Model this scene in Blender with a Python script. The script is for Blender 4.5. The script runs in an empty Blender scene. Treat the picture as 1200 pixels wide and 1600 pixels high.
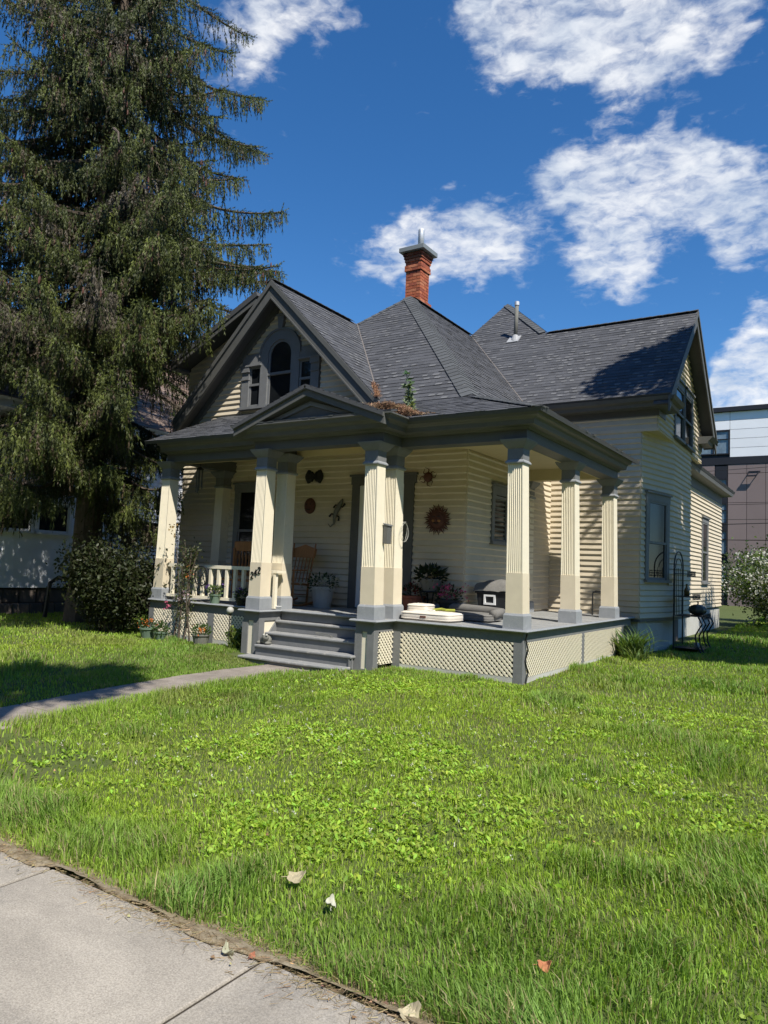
import bpy, math, random
import numpy as np
from mathutils import Vector, Matrix
random.seed(7); rng = np.random.default_rng(7)
SC = bpy.context.scene
COL = SC.collection
# ---------------------------------------------------------------- camera, sky, sun, exposure
CAM = np.array([3.644, -9.035, 0.739]); YAW, PITCH, ROLL = 0.5765, 0.0761, 0.0415; FPX = 1139.6
def cam_axes():
    f = np.array([-math.sin(YAW)*math.cos(PITCH), math.cos(YAW)*math.cos(PITCH), math.sin(PITCH)])
    r = np.array([math.cos(YAW), math.sin(YAW), 0]); u = np.cross(r, f)
    return (math.cos(ROLL)*r+math.sin(ROLL)*u, -math.sin(ROLL)*r+math.cos(ROLL)*u, f)
cr, cu, cf = cam_axes()
cd = bpy.data.cameras.new('camera'); co = bpy.data.objects.new('camera', cd); COL.objects.link(co)
mw = Matrix.Identity(4)
for i in range(3):
    mw[i][0], mw[i][1], mw[i][2], mw[i][3] = cr[i], cu[i], -cf[i], CAM[i]
co.matrix_world = mw
cd.sensor_fit = 'HORIZONTAL'; cd.sensor_width = 36; cd.lens = FPX/1200*36
cd.clip_start = .05; cd.clip_end = 2000
SC.camera = co
SUN = Vector((.69, -.392, 1)).normalized()
SUN_EL = math.asin(SUN.z); SUN_ROT = math.atan2(SUN.x, SUN.y)
sd = bpy.data.lights.new('sun', 'SUN'); sd.energy = 4.9; sd.angle = math.radians(.53); sd.color = (1, .94, .84)
so = bpy.data.objects.new('sun', sd); COL.objects.link(so); so.location = (20, -12, 30)
so.rotation_euler = SUN.to_track_quat('Z', 'Y').to_euler()
SC.view_settings.view_transform = 'Standard'; SC.view_settings.look = 'None'
SC.view_settings.exposure = 0.42; SC.view_settings.gamma = 1.0; SC.view_settings.use_curve_mapping = False
W = bpy.data.worlds.new('World'); SC.world = W; W.use_nodes = True
def pix_dir(px, py):
    d = cf + cr*(px-600)/FPX - cu*(py-800)/FPX
    return d/np.linalg.norm(d)
def build_world():
    nt = W.node_tree; nt.nodes.clear(); N = nt.nodes.new; L = nt.links.new
    out = N('ShaderNodeOutputWorld')
    sky = N('ShaderNodeTexSky'); sky.sky_type = 'NISHITA'; sky.sun_disc = False
    sky.sun_elevation = SUN_EL; sky.sun_rotation = SUN_ROT; sky.altitude = 900; sky.air_density = 1.25; sky.dust_density = 0.0; sky.ozone_density = 2.2
    hsv = N('ShaderNodeHueSaturation'); hsv.inputs['Saturation'].default_value = 1.15
    tint = N('ShaderNodeVectorMath'); tint.operation = 'MULTIPLY'; tint.inputs[1].default_value = (.72, .90, 1.13); L(sky.outputs[0], tint.inputs[0]); L(tint.outputs[0], hsv.inputs['Color'])
    bg = N('ShaderNodeBackground'); bg.inputs['Strength'].default_value = .090; L(hsv.outputs[0], bg.inputs['Color'])
    tc = N('ShaderNodeTexCoord')
    def math_(op, a, b=None, c=None, clamp=False):
        m = N('ShaderNodeMath'); m.operation = op; m.use_clamp = clamp
        for i, v in enumerate((a, b, c)):
            if v is None: continue
            if isinstance(v, (int, float)): m.inputs[i].default_value = v
            else: L(v, m.inputs[i])
        return m.outputs[0]
    # cloud banks: centre direction, angular radius (degrees), strength
    banks = [((560, 405), 2.2, .7), ((640, 395), 3.0, 1), ((720, 385), 3.4, 1), ((800, 375), 2.8, .9), ((770, 325), 1.8, .45), ((870, 300), 2.2, .8), ((930, 275), 3.0, 1), ((1010, 280), 3.4, 1.05), ((1080, 250), 2.8, 1),
             ((1130, 265), 2.0, .9), ((1100, 320), 3.0, .95), ((1180, 345), 2.8, .95), ((930, 360), 2.4, .75), ((950, 410), 3.0, .95), ((990, 440), 2.2, .8), ((1130, 412), 1.7, .75), ((890, 250), 1.5, .3),
             ((780, 15), 3.2, .8), ((850, 25), 3.8, 1), ((930, 35), 3.8, 1.05), ((1000, 60), 3.2, .9), ((960, 110), 2.4, .5), ((1060, 90), 2.8, .7), ((1150, 10), 3.2, .75), ((1110, 50), 2.4, .6), ((880, -60), 5, 1),
             ((1195, 590), 2.8, 1.3), ((1220, 640), 3.6, 1.4), ((1150, 610), 1.6, .8), ((1280, 560), 5, 1.2), ((1400, 640), 7, 1.1), ((400, 30), 3.6, .72), ((460, 15), 3.4, .72), ((530, 5), 2.6, .6), ((370, 85), 2.8, .6),
             ((290, 575), 1.6, .6), ((230, 590), 2.5, .9), ((1350, 250), 6, .9)]
    dirs = [(pix_dir(*p), a, s) for p, a, s in banks]
    for az, el, a in ((150, 25, 8), (190, 40, 7), (225, 22, 9), (285, 25, 9), (95, 60, 6), (20, 60, 7), (110, 28, 8)):
        az, el = math.radians(az), math.radians(el)
        dirs.append((np.array([math.sin(az)*math.cos(el), math.cos(az)*math.cos(el), math.sin(el)]), a, 1))
    # domain-warped coordinates give torn, drawn-out edges
    def warp(vec, scale, amt, det):
        nz = N('ShaderNodeTexNoise'); nz.inputs['Scale'].default_value = scale; nz.inputs['Detail'].default_value = det
        L(vec, nz.inputs['Vector'])
        sub = N('ShaderNodeVectorMath'); sub.operation = 'SUBTRACT'; L(nz.outputs['Color'], sub.inputs[0]); sub.inputs[1].default_value = (.5, .5, .5)
        scl = N('ShaderNodeVectorMath'); scl.operation = 'SCALE'; L(sub.outputs[0], scl.inputs[0]); scl.inputs['Scale'].default_value = amt
        add = N('ShaderNodeVectorMath'); add.operation = 'ADD'; L(vec, add.inputs[0]); L(scl.outputs[0], add.inputs[1]); return add.outputs[0]
    wv = warp(tc.outputs['Generated'], 15, .075, 5)
    nrm = N('ShaderNodeVectorMath'); nrm.operation = 'NORMALIZE'; L(wv, nrm.inputs[0]); wv = nrm.outputs[0]
    acc = None
    for d, a, s in dirs:
        dp = N('ShaderNodeVectorMath'); dp.operation = 'DOT_PRODUCT'; L(wv, dp.inputs[0]); dp.inputs[1].default_value = d
        ca = math.cos(math.radians(a*1.55))
        v = math_('MULTIPLY_ADD', dp.outputs['Value'], s/(1-ca), -s*ca/(1-ca), clamp=True)
        v = math_('MULTIPLY', v, v)
        acc = v if acc is None else math_('ADD', acc, v)
    m = math_('MINIMUM', acc, 1.0)
    mp = N('ShaderNodeMapping'); mp.inputs['Scale'].default_value = (1, 1, 2.2); mp.inputs['Rotation'].default_value = (.25, .1, .4); L(tc.outputs['Generated'], mp.inputs['Vector'])
    wv2 = warp(mp.outputs[0], 26, .035, 5)
    n2 = N('ShaderNodeTexNoise'); n2.inputs['Scale'].default_value = 30; n2.inputs['Detail'].default_value = 12; n2.inputs['Roughness'].default_value = .56
    L(wv2, n2.inputs['Vector'])
    v = math_('MULTIPLY_ADD', n2.outputs['Fac'], 2.8, -1.4-.50)
    v = math_('ADD', v, math_('MULTIPLY', m, 1.33))
    sm = N('ShaderNodeMapRange'); sm.interpolation_type = 'SMOOTHSTEP'; sm.inputs['From Min'].default_value = -.08; sm.inputs['From Max'].default_value = 1.45; sm.inputs['To Max'].default_value = .95
    L(v, sm.inputs['Value']); fac = sm.outputs[0]
    n3 = N('ShaderNodeTexNoise'); n3.inputs['Scale'].default_value = 9; n3.inputs['Detail'].default_value = 5; L(mp.outputs[0], n3.inputs['Vector'])
    cr_ = N('ShaderNodeValToRGB'); cr_.color_ramp.elements[0].position = .3; cr_.color_ramp.elements[0].color = (.60, .68, .80, 1)
    cr_.color_ramp.elements[1].position = .62; cr_.color_ramp.elements[1].color = (.97, .98, 1, 1); L(n3.outputs['Fac'], cr_.inputs[0])
    cb = N('ShaderNodeBackground'); cb.inputs['Strength'].default_value = .78; L(cr_.outputs[0], cb.inputs['Color'])
    mx = N('ShaderNodeMixShader'); L(fac, mx.inputs[0]); L(bg.outputs[0], mx.inputs[1]); L(cb.outputs[0], mx.inputs[2])
    L(mx.outputs[0], out.inputs[0])
build_world()

# ---------------------------------------------------------------- materials
def mat(name, col, rough=.7, var=.12, scale=6.0, bump=0.0, bscale=60, attr=None, objvar=0.0, dirt=None, dscale=3, dlo=.5, dhi=.75, spec=.35, metal=0, translucent=0, tcol=None, stretch=None):
    m = bpy.data.materials.new(name); m.use_nodes = True
    nt = m.node_tree; N = nt.nodes.new; L = nt.links.new
    b = nt.nodes['Principled BSDF']
    b.inputs['Roughness'].default_value = rough; b.inputs['Metallic'].default_value = metal
    b.inputs['Specular IOR Level'].default_value = spec
    tc = N('ShaderNodeTexCoord'); vec = tc.outputs['Object']
    if stretch:
        mp = N('ShaderNodeMapping'); mp.inputs['Scale'].default_value = stretch; L(vec, mp.inputs[0]); vec = mp.outputs[0]
    nz = N('ShaderNodeTexNoise'); nz.inputs['Scale'].default_value = scale; nz.inputs['Detail'].default_value = 6; nz.inputs['Roughness'].default_value = .65
    L(vec, nz.inputs['Vector'])
    mr = N('ShaderNodeMapRange'); mr.inputs['From Min'].default_value = .25; mr.inputs['From Max'].default_value = .75
    mr.inputs['To Min'].default_value = 1-var; mr.inputs['To Max'].default_value = 1+var; L(nz.outputs['Fac'], mr.inputs['Value'])
    val = mr.outputs[0]
    if objvar:
        oi = N('ShaderNodeObjectInfo'); m2 = N('ShaderNodeMapRange'); m2.inputs['To Min'].default_value = 1-objvar; m2.inputs['To Max'].default_value = 1+objvar
        L(oi.outputs['Random'], m2.inputs['Value']); mm = N('ShaderNodeMath'); mm.operation = 'MULTIPLY'; L(val, mm.inputs[0]); L(m2.outputs[0], mm.inputs[1]); val = mm.outputs[0]
    vm = N('ShaderNodeVectorMath'); vm.operation = 'SCALE'
    if attr:
        at = N('ShaderNodeAttribute'); at.attribute_name = attr; L(at.outputs['Color'], vm.inputs[0])
    else:
        vm.inputs[0].default_value = col
    L(val, vm.inputs['Scale'])
    c = vm.outputs[0]
    if dirt:
        n2 = N('ShaderNodeTexNoise'); n2.inputs['Scale'].default_value = dscale; n2.inputs['Detail'].default_value = 8; n2.inputs['Roughness'].default_value = .7; L(tc.outputs['Object'], n2.inputs['Vector'])
        r2 = N('ShaderNodeMapRange'); r2.inputs['From Min'].default_value = dlo; r2.inputs['From Max'].default_value = dhi; L(n2.outputs['Fac'], r2.inputs['Value'])
        mx = N('ShaderNodeMix'); mx.data_type = 'RGBA'; L(r2.outputs[0], mx.inputs['Factor']); L(c, mx.inputs['A']); mx.inputs['B'].default_value = (*dirt, 1); c = mx.outputs['Result']
    L(c, b.inputs['Base Color'])
    if bump:
        n3 = N('ShaderNodeTexNoise'); n3.inputs['Scale'].default_value = bscale; n3.inputs['Detail'].default_value = 4; L(vec, n3.inputs['Vector'])
        bp = N('ShaderNodeBump'); bp.inputs['Strength'].default_value = bump; bp.inputs['Distance'].default_value = .01; L(n3.outputs['Fac'], bp.inputs['Height']); L(bp.outputs[0], b.inputs['Normal'])
    if translucent:
        tr = N('ShaderNodeBsdfTranslucent')
        if tcol:
            tv = N('ShaderNodeVectorMath'); tv.operation = 'MULTIPLY'; L(c, tv.inputs[0]); tv.inputs[1].default_value = tcol; L(tv.outputs[0], tr.inputs['Color'])
        else: L(c, tr.inputs['Color'])
        ms = N('ShaderNodeMixShader'); ms.inputs[0].default_value = translucent
        L(b.outputs[0], ms.inputs[1]); L(tr.outputs[0], ms.inputs[2]); L(ms.outputs[0], nt.nodes['Material Output'].inputs['Surface'])
    return m
M = {}
M['siding'] = mat('cream_siding_paint', (.60, .525, .40), .62, .07, 3, .15, 90, objvar=.035, dirt=(.36, .31, .23), dscale=2.5, dlo=.6, dhi=.9)
M['column'] = mat('cream_column_paint', (.80, .735, .575), .55, .06, 5, .15, 60, dirt=(.50, .44, .33), dscale=5, dlo=.56, dhi=.92)
M['column_low'] = mat('tan_cream_paint', (.68, .60, .45), .55, .06, 5, .1, 80)
M['ceiling'] = mat('cream_ceiling_paint', (.60, .50, .30), .6, .05, 4)
M['trim'] = mat('slate_grey_trim_paint', (.104, .106, .101), .55, .12, 5, .1, 70)
M['trim2'] = mat('weathered_grey_trim_paint', (.175, .18, .183), .6, .12, 7, .15, 60, dirt=(.26, .26, .25), dscale=9, dlo=.6, dhi=.8)
M['plinth'] = mat('peeling_grey_plinth_paint', (.27, .285, .30), .65, .12, 9, .3, 50, dirt=(.52, .52, .5), dscale=14, dlo=.62, dhi=.72)
M['deck'] = mat('worn_grey_deck_paint', (.30, .305, .30), .65, .14, 8, .3, 60, objvar=.08, dirt=(.46, .44, .40), dscale=7, dlo=.55, dhi=.75)
M['tread'] = mat('worn_grey_step_paint', (.26, .265, .265), .65, .12, 8, .3, 60, dirt=(.5, .47, .42), dscale=9, dlo=.56, dhi=.72)
M['shingle'] = mat('charcoal_asphalt_shingle', (1, 1, 1), .85, .25, 45, .5, 250, attr='Col', spec=.3)
M['shingle_base'] = mat('charcoal_roof_felt', (.035, .036, .038), .9, .1, 10)
M['cap'] = mat('charcoal_hip_cap', (.085, .091, .096), .85, .2, 40, .5, 200, objvar=.15)
M['soffit'] = mat('slate_grey_soffit_paint', (.075, .078, .082), .6, .1, 5)
M['flash'] = mat('weathered_valley_metal', (.17, .15, .13), .5, .2, 15)
M['brick'] = mat('orange_red_brick', (1, 1, 1), .85, .22, 25, .5, 90, attr='Col')
M['mortar'] = mat('grey_mortar', (.33, .29, .25), .9, .15, 30)
M['galv'] = mat('galvanised_metal', (.62, .65, .68), .55, .08, 12, metal=.5)
M['capmetal'] = mat('painted_chimney_cap', (.20, .225, .23), .5, .08, 8)
M['glass'] = mat('dark_window_glass', (.012, .014, .016), .06, .3, 2, spec=.28)
M['glass_b'] = mat('pale_window_glass', (.16, .22, .27), .05, .4, 3, spec=.6)
M['concrete'] = mat('grey_concrete', (.365, .33, .275), .92, .16, 150, .4, 320, objvar=.05, dirt=(.25, .235, .21), dscale=1.3, dlo=.5, dhi=.8)
M['path'] = mat('old_brown_grey_concrete', (.27, .235, .20), .9, .18, 6, .5, 120, objvar=.05, dirt=(.17, .145, .115), dscale=2, dlo=.5, dhi=.8)
M['found'] = mat('painted_foundation', (.50, .50, .47), .8, .12, 4, .3, 50, dirt=(.33, .31, .27), dscale=2, dlo=.5, dhi=.8)
M['lattice'] = mat('cream_lattice_paint', (.76, .70, .555), .6, .05, 8)
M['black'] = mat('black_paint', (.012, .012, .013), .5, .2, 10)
M['iron'] = mat('black_wrought_iron', (.018, .018, .018), .5, .3, 20, spec=.5)
M['white'] = mat('white_paint', (.74, .75, .75), .55, .05, 4)
M['white_side'] = mat('white_siding_paint', (.70, .71, .72), .55, .04, 4, objvar=.02)
M['stucco'] = mat('white_stucco', (.80, .83, .88), .85, .06, 2, .3, 60)
M['wood'] = mat('honey_oak_wood', (.36, .16, .055), .45, .25, 6, .1, 40, stretch=(8, 8, 1))
M['rust'] = mat('rusty_red_brown_metal', (.105, .042, .03), .7, .3, 14)
M['darkleaf'] = mat('dark_leaf', (1, 1, 1), .5, .15, 20, attr='Col', translucent=.25, tcol=(1.3, 1.3, .6))
M['leaf'] = mat('leaf', (1, 1, 1), .5, .15, 20, attr='Col', translucent=.35, tcol=(1.4, 1.4, .5))
M['needle'] = mat('spruce_needles', (1, 1, 1), .6, .2, 15, attr='Col', translucent=.12)
M['petal'] = mat('petals', (1, 1, 1), .6, .1, 20, attr='Col', translucent=.3)
M['bark'] = mat('grey_brown_bark', (.10, .078, .06), .9, .35, 9, .8, 30, stretch=(3, 3, 1))
M['grass'] = mat('lawn_blades', (1, 1, 1), .55, .12, 3, attr='Col', translucent=.42, tcol=(1.35, 1.35, .5), spec=.3)
M['soil'] = mat('lawn_soil_and_thatch', (.075, .10, .024), .95, .35, 9, .5, 40, dirt=(.11, .105, .045), dscale=2.7, dlo=.5, dhi=.8)
M['dirt'] = mat('dry_brown_edge_soil', (.20, .155, .095), .95, .4, 30, .8, 120, dirt=(.33, .28, .19), dscale=18, dlo=.45, dhi=.65)
M['joint'] = mat('dark_joint_dirt', (.045, .036, .025), .95, .3, 40)
M['straw'] = mat('dry_thatch', (1, 1, 1), .9, .2, 20, attr='Col')
M['terracotta'] = mat('terracotta', (.34, .11, .06), .8, .1, 10)
M['greenpot'] = mat('sage_green_glaze', (.14, .20, .15), .4, .12, 10)
M['greypot'] = mat('grey_stone_pot', (.17, .17, .15), .8, .15, 15)
M['palepot'] = mat('pale_plastic_pot', (.42, .42, .38), .6, .08, 8)
M['cush'] = mat('cream_cushion_fabric', (.66, .61, .53), .9, .08, 10, .4, 160)
M['greyfab'] = mat('grey_plush_fabric', (.17, .165, .155), .95, .15, 16, .5, 120)
M['cooler'] = mat('black_plastic', (.025, .027, .03), .45, .1, 10)
M['bluetank'] = mat('blue_barrel_paint', (.03, .08, .17), .4, .15, 5)
M['stone'] = mat('grey_brown_stone', (.12, .10, .085), .9, .3, 6, .6, 30, objvar=.25)
M['brownshingle'] = mat('brown_roof_shingle', (1, 1, 1), .9, .2, 30, attr='Col')
M['mauve'] = mat('mauve_fibre_panel', (.205, .16, .155), .7, .04, 1, objvar=.04)
M['wpanel'] = mat('white_facade_panel', (.80, .82, .85), .6, .03, 1, objvar=.02)
M['dkpanel'] = mat('dark_facade_trim', (.018, .019, .024), .5, .1, 2)
M['needlesdry'] = mat('dry_brown_needles', (1, 1, 1), .9, .2, 30, attr='Col')
def lampmat():
    m = mat('amber_lamp_glass', (.5, .22, .04), .3)
    b = m.node_tree.nodes['Principled BSDF']; b.inputs['Emission Color'].default_value = (1, .45, .08, 1); b.inputs['Emission Strength'].default_value = .5
    return m
M['amber'] = lampmat()

# ---------------------------------------------------------------- mesh helpers
def props(o, label=None, cat=None, group=None, kind=None):
    if label: o['label'] = label
    if cat: o['category'] = cat
    if group: o['group'] = group
    if kind: o['kind'] = kind
    return o
def link(o, parent=None):
    COL.objects.link(o)
    if parent is not None: o.parent = parent
    return o
def thing(name, label, cat, loc=(0, 0, 0), group=None):
    o = bpy.data.objects.new(name, None); COL.objects.link(o); o.location = loc; o.empty_display_size = .1
    return props(o, label, cat, group)
class MB:
    def __init__(s, mtx=None): s.v = []; s.f = []; s.m = mtx
    def add(s, vs, fs):
        n = len(s.v)
        s.v += [tuple(s.m @ Vector(v)) if s.m else tuple(v) for v in vs]
        s.f += [tuple(i+n for i in f) for f in fs]
        return s
    def box(s, a, b):
        x0, y0, z0 = a; x1, y1, z1 = b
        return s.add([(x0,y0,z0),(x1,y0,z0),(x1,y1,z0),(x0,y1,z0),(x0,y0,z1),(x1,y0,z1),(x1,y1,z1),(x0,y1,z1)],
            [(0,3,2,1),(4,5,6,7),(0,1,5,4),(1,2,6,5),(2,3,7,6),(3,0,4,7)])
    def hexa(s, p): # 4 bottom ccw + 4 top
        return s.add(p, [(0,3,2,1),(4,5,6,7),(0,1,5,4),(1,2,6,5),(2,3,7,6),(3,0,4,7)])
    def bar(s, p, q, w, h=None, up=(0, 0, 1)):
        h = h or w; p, q = Vector(p), Vector(q); d = (q-p).normalized(); u = Vector(up)
        if abs(d.dot(u)) > .98: u = Vector((0, 1, 0))
        sx = d.cross(u).normalized()*w/2; sy = sx.cross(d).normalized()*h/2
        return s.hexa([p-sx-sy, p+sx-sy, p+sx+sy, p-sx+sy, q-sx-sy, q+sx-sy, q+sx+sy, q-sx+sy])
    def tube(s, pts, r, n=6, cap=True):
        pts = [Vector(p) for p in pts]; rs = r if isinstance(r, (list, tuple)) else [r]*len(pts)
        vs = []; fs = []
        prev = None
        for i, p in enumerate(pts):
            d = (pts[min(i+1, len(pts)-1)]-pts[max(i-1, 0)]).normalized()
            if prev is None:
                u = Vector((0, 0, 1)) if abs(d.z) < .9 else Vector((1, 0, 0)); a = d.cross(u).normalized()
            else: a = (prev-d*prev.dot(d)).normalized()
            prev = a; b = d.cross(a)
            for k in range(n):
                t = 2*math.pi*k/n; vs.append(p+(a*math.cos(t)+b*math.sin(t))*rs[i])
        for i in range(len(pts)-1):
            for k in range(n):
                fs.append((i*n+k, i*n+(k+1)%n, (i+1)*n+(k+1)%n, (i+1)*n+k))
        if cap: fs += [tuple(reversed(range(n))), tuple(range((len(pts)-1)*n, len(pts)*n))]
        return s.add(vs, fs)
    def lathe(s, c, prof, n=14, cap=True):
        vs = []; fs = []
        for r, z in prof:
            for k in range(n):
                t = 2*math.pi*k/n; vs.append((c[0]+r*math.cos(t), c[1]+r*math.sin(t), c[2]+z))
        for i in range(len(prof)-1):
            for k in range(n): fs.append((i*n+k, i*n+(k+1)%n, (i+1)*n+(k+1)%n, (i+1)*n+k))
        if cap: fs += [tuple(reversed(range(n))), tuple(range((len(prof)-1)*n, len(prof)*n))]
        return s.add(vs, fs)
    def ellip(s, c, r, n=10, m=6):
        prof = [(max(.001, math.sin(math.pi*i/m)), -math.cos(math.pi*i/m)) for i in range(m+1)]
        vs = []; fs = []
        for a, z in prof:
            for k in range(n):
                t = 2*math.pi*k/n; vs.append((c[0]+a*r[0]*math.cos(t), c[1]+a*r[1]*math.sin(t), c[2]+z*r[2]))
        for i in range(m):
            for k in range(n): fs.append((i*n+k, i*n+(k+1)%n, (i+1)*n+(k+1)%n, (i+1)*n+k))
        return s.add(vs, fs)
    def prism(s, poly, d): # planar polygon list of 3d pts, extruded by vector d
        n = len(poly); d = Vector(d); vs = [Vector(p) for p in poly]; vs += [p+d for p in vs]
        fs = [tuple(reversed(range(n))), tuple(range(n, 2*n))] + [(i, (i+1)%n, n+(i+1)%n, n+i) for i in range(n)]
        return s.add(vs, fs)
    def loft(s, rings, cap=True):
        n = len(rings[0]); vs = [p for r in rings for p in r]; fs = []
        for i in range(len(rings)-1):
            for k in range(n): fs.append((i*n+k, i*n+(k+1)%n, (i+1)*n+(k+1)%n, (i+1)*n+k))
        if cap: fs += [tuple(reversed(range(n))), tuple(range((len(rings)-1)*n, len(rings)*n))]
        return s.add(vs, fs)
    def build(s, name, m, parent=None, smooth=False, local=False, bevel=0, col=None):
        me = bpy.data.meshes.new(name); me.from_pydata(s.v, [], s.f)
        me.materials.append(M[m] if isinstance(m, str) else m)
        if col is not None:
            ca = me.color_attributes.new('Col', 'FLOAT_COLOR', 'POINT')
            ca.data.foreach_set('color', np.concatenate([np.asarray(col, 'f'), np.ones((len(col), 1), 'f')], 1).ravel())
        if smooth: me.polygons.foreach_set('use_smooth', [True]*len(me.polygons))
        me.validate(); me.update()
        o = link(bpy.data.objects.new(name, me), parent)
        if parent is not None and not local and parent.parent is None: o.location = -Vector(parent.location)
        if bevel:
            bm = o.modifiers.new('bevel', 'BEVEL'); bm.width = bevel; bm.segments = 2; bm.limit_method = 'ANGLE'
        return o
def npmesh(name, v, tri, m, col=None, parent=None, smooth=False):
    v = np.ascontiguousarray(v, 'f'); tri = np.ascontiguousarray(tri, 'i')
    k = tri.shape[1]
    me = bpy.data.meshes.new(name); me.vertices.add(len(v)); me.loops.add(tri.size); me.polygons.add(len(tri))
    me.vertices.foreach_set('co', v.ravel()); me.loops.foreach_set('vertex_index', tri.ravel())
    me.polygons.foreach_set('loop_start', np.arange(0, tri.size, k, dtype='i')); me.polygons.foreach_set('loop_total', np.full(len(tri), k, 'i'))
    if smooth: me.polygons.foreach_set('use_smooth', np.ones(len(tri), bool))
    me.materials.append(M[m]); 
    if col is not None:
        ca = me.color_attributes.new('Col', 'FLOAT_COLOR', 'POINT')
        ca.data.foreach_set('color', np.ascontiguousarray(np.concatenate([col, np.ones((len(col), 1))], 1), 'f').ravel())
    me.update(calc_edges=True)
    o = link(bpy.data.objects.new(name, me), parent)
    if parent is not None and parent.parent is None: o.location = -Vector(parent.location)
    return o
def copy_thing(o, loc, label=None, rotz=None):
    c = o.copy(); COL.objects.link(c); c.location = loc
    if rotz is not None: c.rotation_euler = (0, 0, rotz)
    if label: c['label'] = label
    for ch in o.children:
        d = ch.copy(); COL.objects.link(d); d.parent = c
        for g in ch.children:
            e = g.copy(); COL.objects.link(e); e.parent = d
    return c
def frame(o, u):  # local x along u (horizontal), local y up, local z outward to the right of u
    u = Vector((u[0], u[1], 0)).normalized(); n = Vector((u.y, -u.x, 0)); z = Vector((0, 0, 1)); mt = Matrix.Identity(4)
    for i in range(3): mt[i][0], mt[i][1], mt[i][2], mt[i][3] = u[i], z[i], n[i], o[i]
    return mt
def vnoise(x, y, s, seed=0):
    g = np.random.default_rng(seed).random((256, 256)); X = np.asarray(x)/s+100; Y = np.asarray(y)/s+100
    i = np.floor(X).astype(int); j = np.floor(Y).astype(int); a = X-i; b = Y-j; a = a*a*(3-2*a); b = b*b*(3-2*b)
    i &= 255; j &= 255; i1 = (i+1) & 255; j1 = (j+1) & 255
    return (g[i, j]*(1-a)+g[i1, j]*a)*(1-b)+(g[i, j1]*(1-a)+g[i1, j1]*a)*b
def ground_z(x, y):
    x = np.asarray(x, float); y = np.asarray(y, float)
    t = np.clip((y+6.7)/5.6, 0, 1); t = t*t*(3-2*t)
    amp = np.clip((y+6.55)/1.5, 0, 1)*np.where(y > 4, .6, 1)
    amp = amp*np.where(y < -.8, np.clip((np.abs(x+3.22)-.6)/.5, 0, 1), 1)
    walk = np.clip(1-(np.abs(x+3.25)-.55)/.5, 0, 1)*np.where(y < .0, np.clip((y+4)/3, 0, 1), 0)
    return -.90+.21*t - .085*walk + amp*.05*(vnoise(x, y, 1.7, 3)-.5) + .02*amp*(vnoise(x, y, .6, 4)-.5)
M['flashing'] = mat('dull_flashing', (.36, .37, .38), .6, .15, 9)

def concrete_detail(m, speck=.34, scale=130):
    nt = m.node_tree; N = nt.nodes.new; L = nt.links.new; b = nt.nodes['Principled BSDF']
    src = b.inputs['Base Color'].links[0].from_socket; tc = N('ShaderNodeTexCoord')
    n = N('ShaderNodeTexNoise'); n.inputs['Scale'].default_value = scale; n.inputs['Detail'].default_value = 3; n.inputs['Roughness'].default_value = .8; L(tc.outputs['Object'], n.inputs['Vector'])
    r = N('ShaderNodeMapRange'); r.inputs['From Min'].default_value = .3; r.inputs['From Max'].default_value = .7; r.inputs['To Min'].default_value = 1-speck; r.inputs['To Max'].default_value = 1+speck; L(n.outputs['Fac'], r.inputs['Value'])
    n2 = N('ShaderNodeTexNoise'); n2.inputs['Scale'].default_value = 1.6; n2.inputs['Detail'].default_value = 7; n2.inputs['Roughness'].default_value = .7; n2.inputs['Distortion'].default_value = .6; L(tc.outputs['Object'], n2.inputs['Vector'])
    r2 = N('ShaderNodeMapRange'); r2.inputs['From Min'].default_value = .35; r2.inputs['From Max'].default_value = .65; r2.inputs['To Min'].default_value = .80; r2.inputs['To Max'].default_value = 1.12; L(n2.outputs['Fac'], r2.inputs['Value'])
    vo = N('ShaderNodeTexVoronoi'); vo.inputs['Scale'].default_value = 60; L(tc.outputs['Object'], vo.inputs['Vector'])
    r3 = N('ShaderNodeMapRange'); r3.inputs['From Min'].default_value = .03; r3.inputs['From Max'].default_value = .10; r3.inputs['To Min'].default_value = .72; r3.inputs['To Max'].default_value = 1; L(vo.outputs['Distance'], r3.inputs['Value'])
    cur = src
    for s in (r.outputs[0], r2.outputs[0], r3.outputs[0]):
        v = N('ShaderNodeVectorMath'); v.operation = 'SCALE'; L(cur, v.inputs[0]); L(s, v.inputs['Scale']); cur = v.outputs[0]
    L(cur, b.inputs['Base Color'])
concrete_detail(M['concrete']); concrete_detail(M['path'])
# ---------------------------------------------------------------- ground, sidewalk, path
def make_ground():
    xs = np.unique(np.concatenate([[-600, -200, -80, -40, -24], np.arange(-18, 14.01, .3), [20, 40, 90, 200, 600]]))
    ys = np.unique(np.concatenate([[-600, -200, -80, -40, -20, -12], np.arange(-9.1, 20.01, .3), [30, 50, 90, 200, 600]]))
    X, Y = np.meshgrid(xs, ys); Z = ground_z(X, Y)
    v = np.stack([X.ravel(), Y.ravel(), Z.ravel()], 1); nx = len(xs); q = []
    for j in range(len(ys)-1):
        i = np.arange(nx-1)+j*nx; q.append(np.stack([i, i+1, i+1+nx, i+nx], 1))
    props(npmesh('ground', v, np.concatenate(q), 'soil', smooth=True), kind='structure')
make_ground()
SW_Y = -6.66
sw = MB()
sw.box((-30, -9.6, -.97), (22, SW_Y-.01, -.886)); sidewalk = props(sw.build('sidewalk', 'joint'), kind='structure')
joints = [.15+1.45*k for k in range(-7, 8)]
for a, b in zip(joints[:-1], joints[1:]):
    for y0, y1 in ((SW_Y-1.75, SW_Y), (-9.6, SW_Y-1.762)):
        m = MB(); dz = random.uniform(-.004, .001)
        m.box((a+.010, y0, -.96), (b-.010, y1, -.872+dz)); m.build('slab', 'concrete', sidewalk, bevel=.008)
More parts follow.
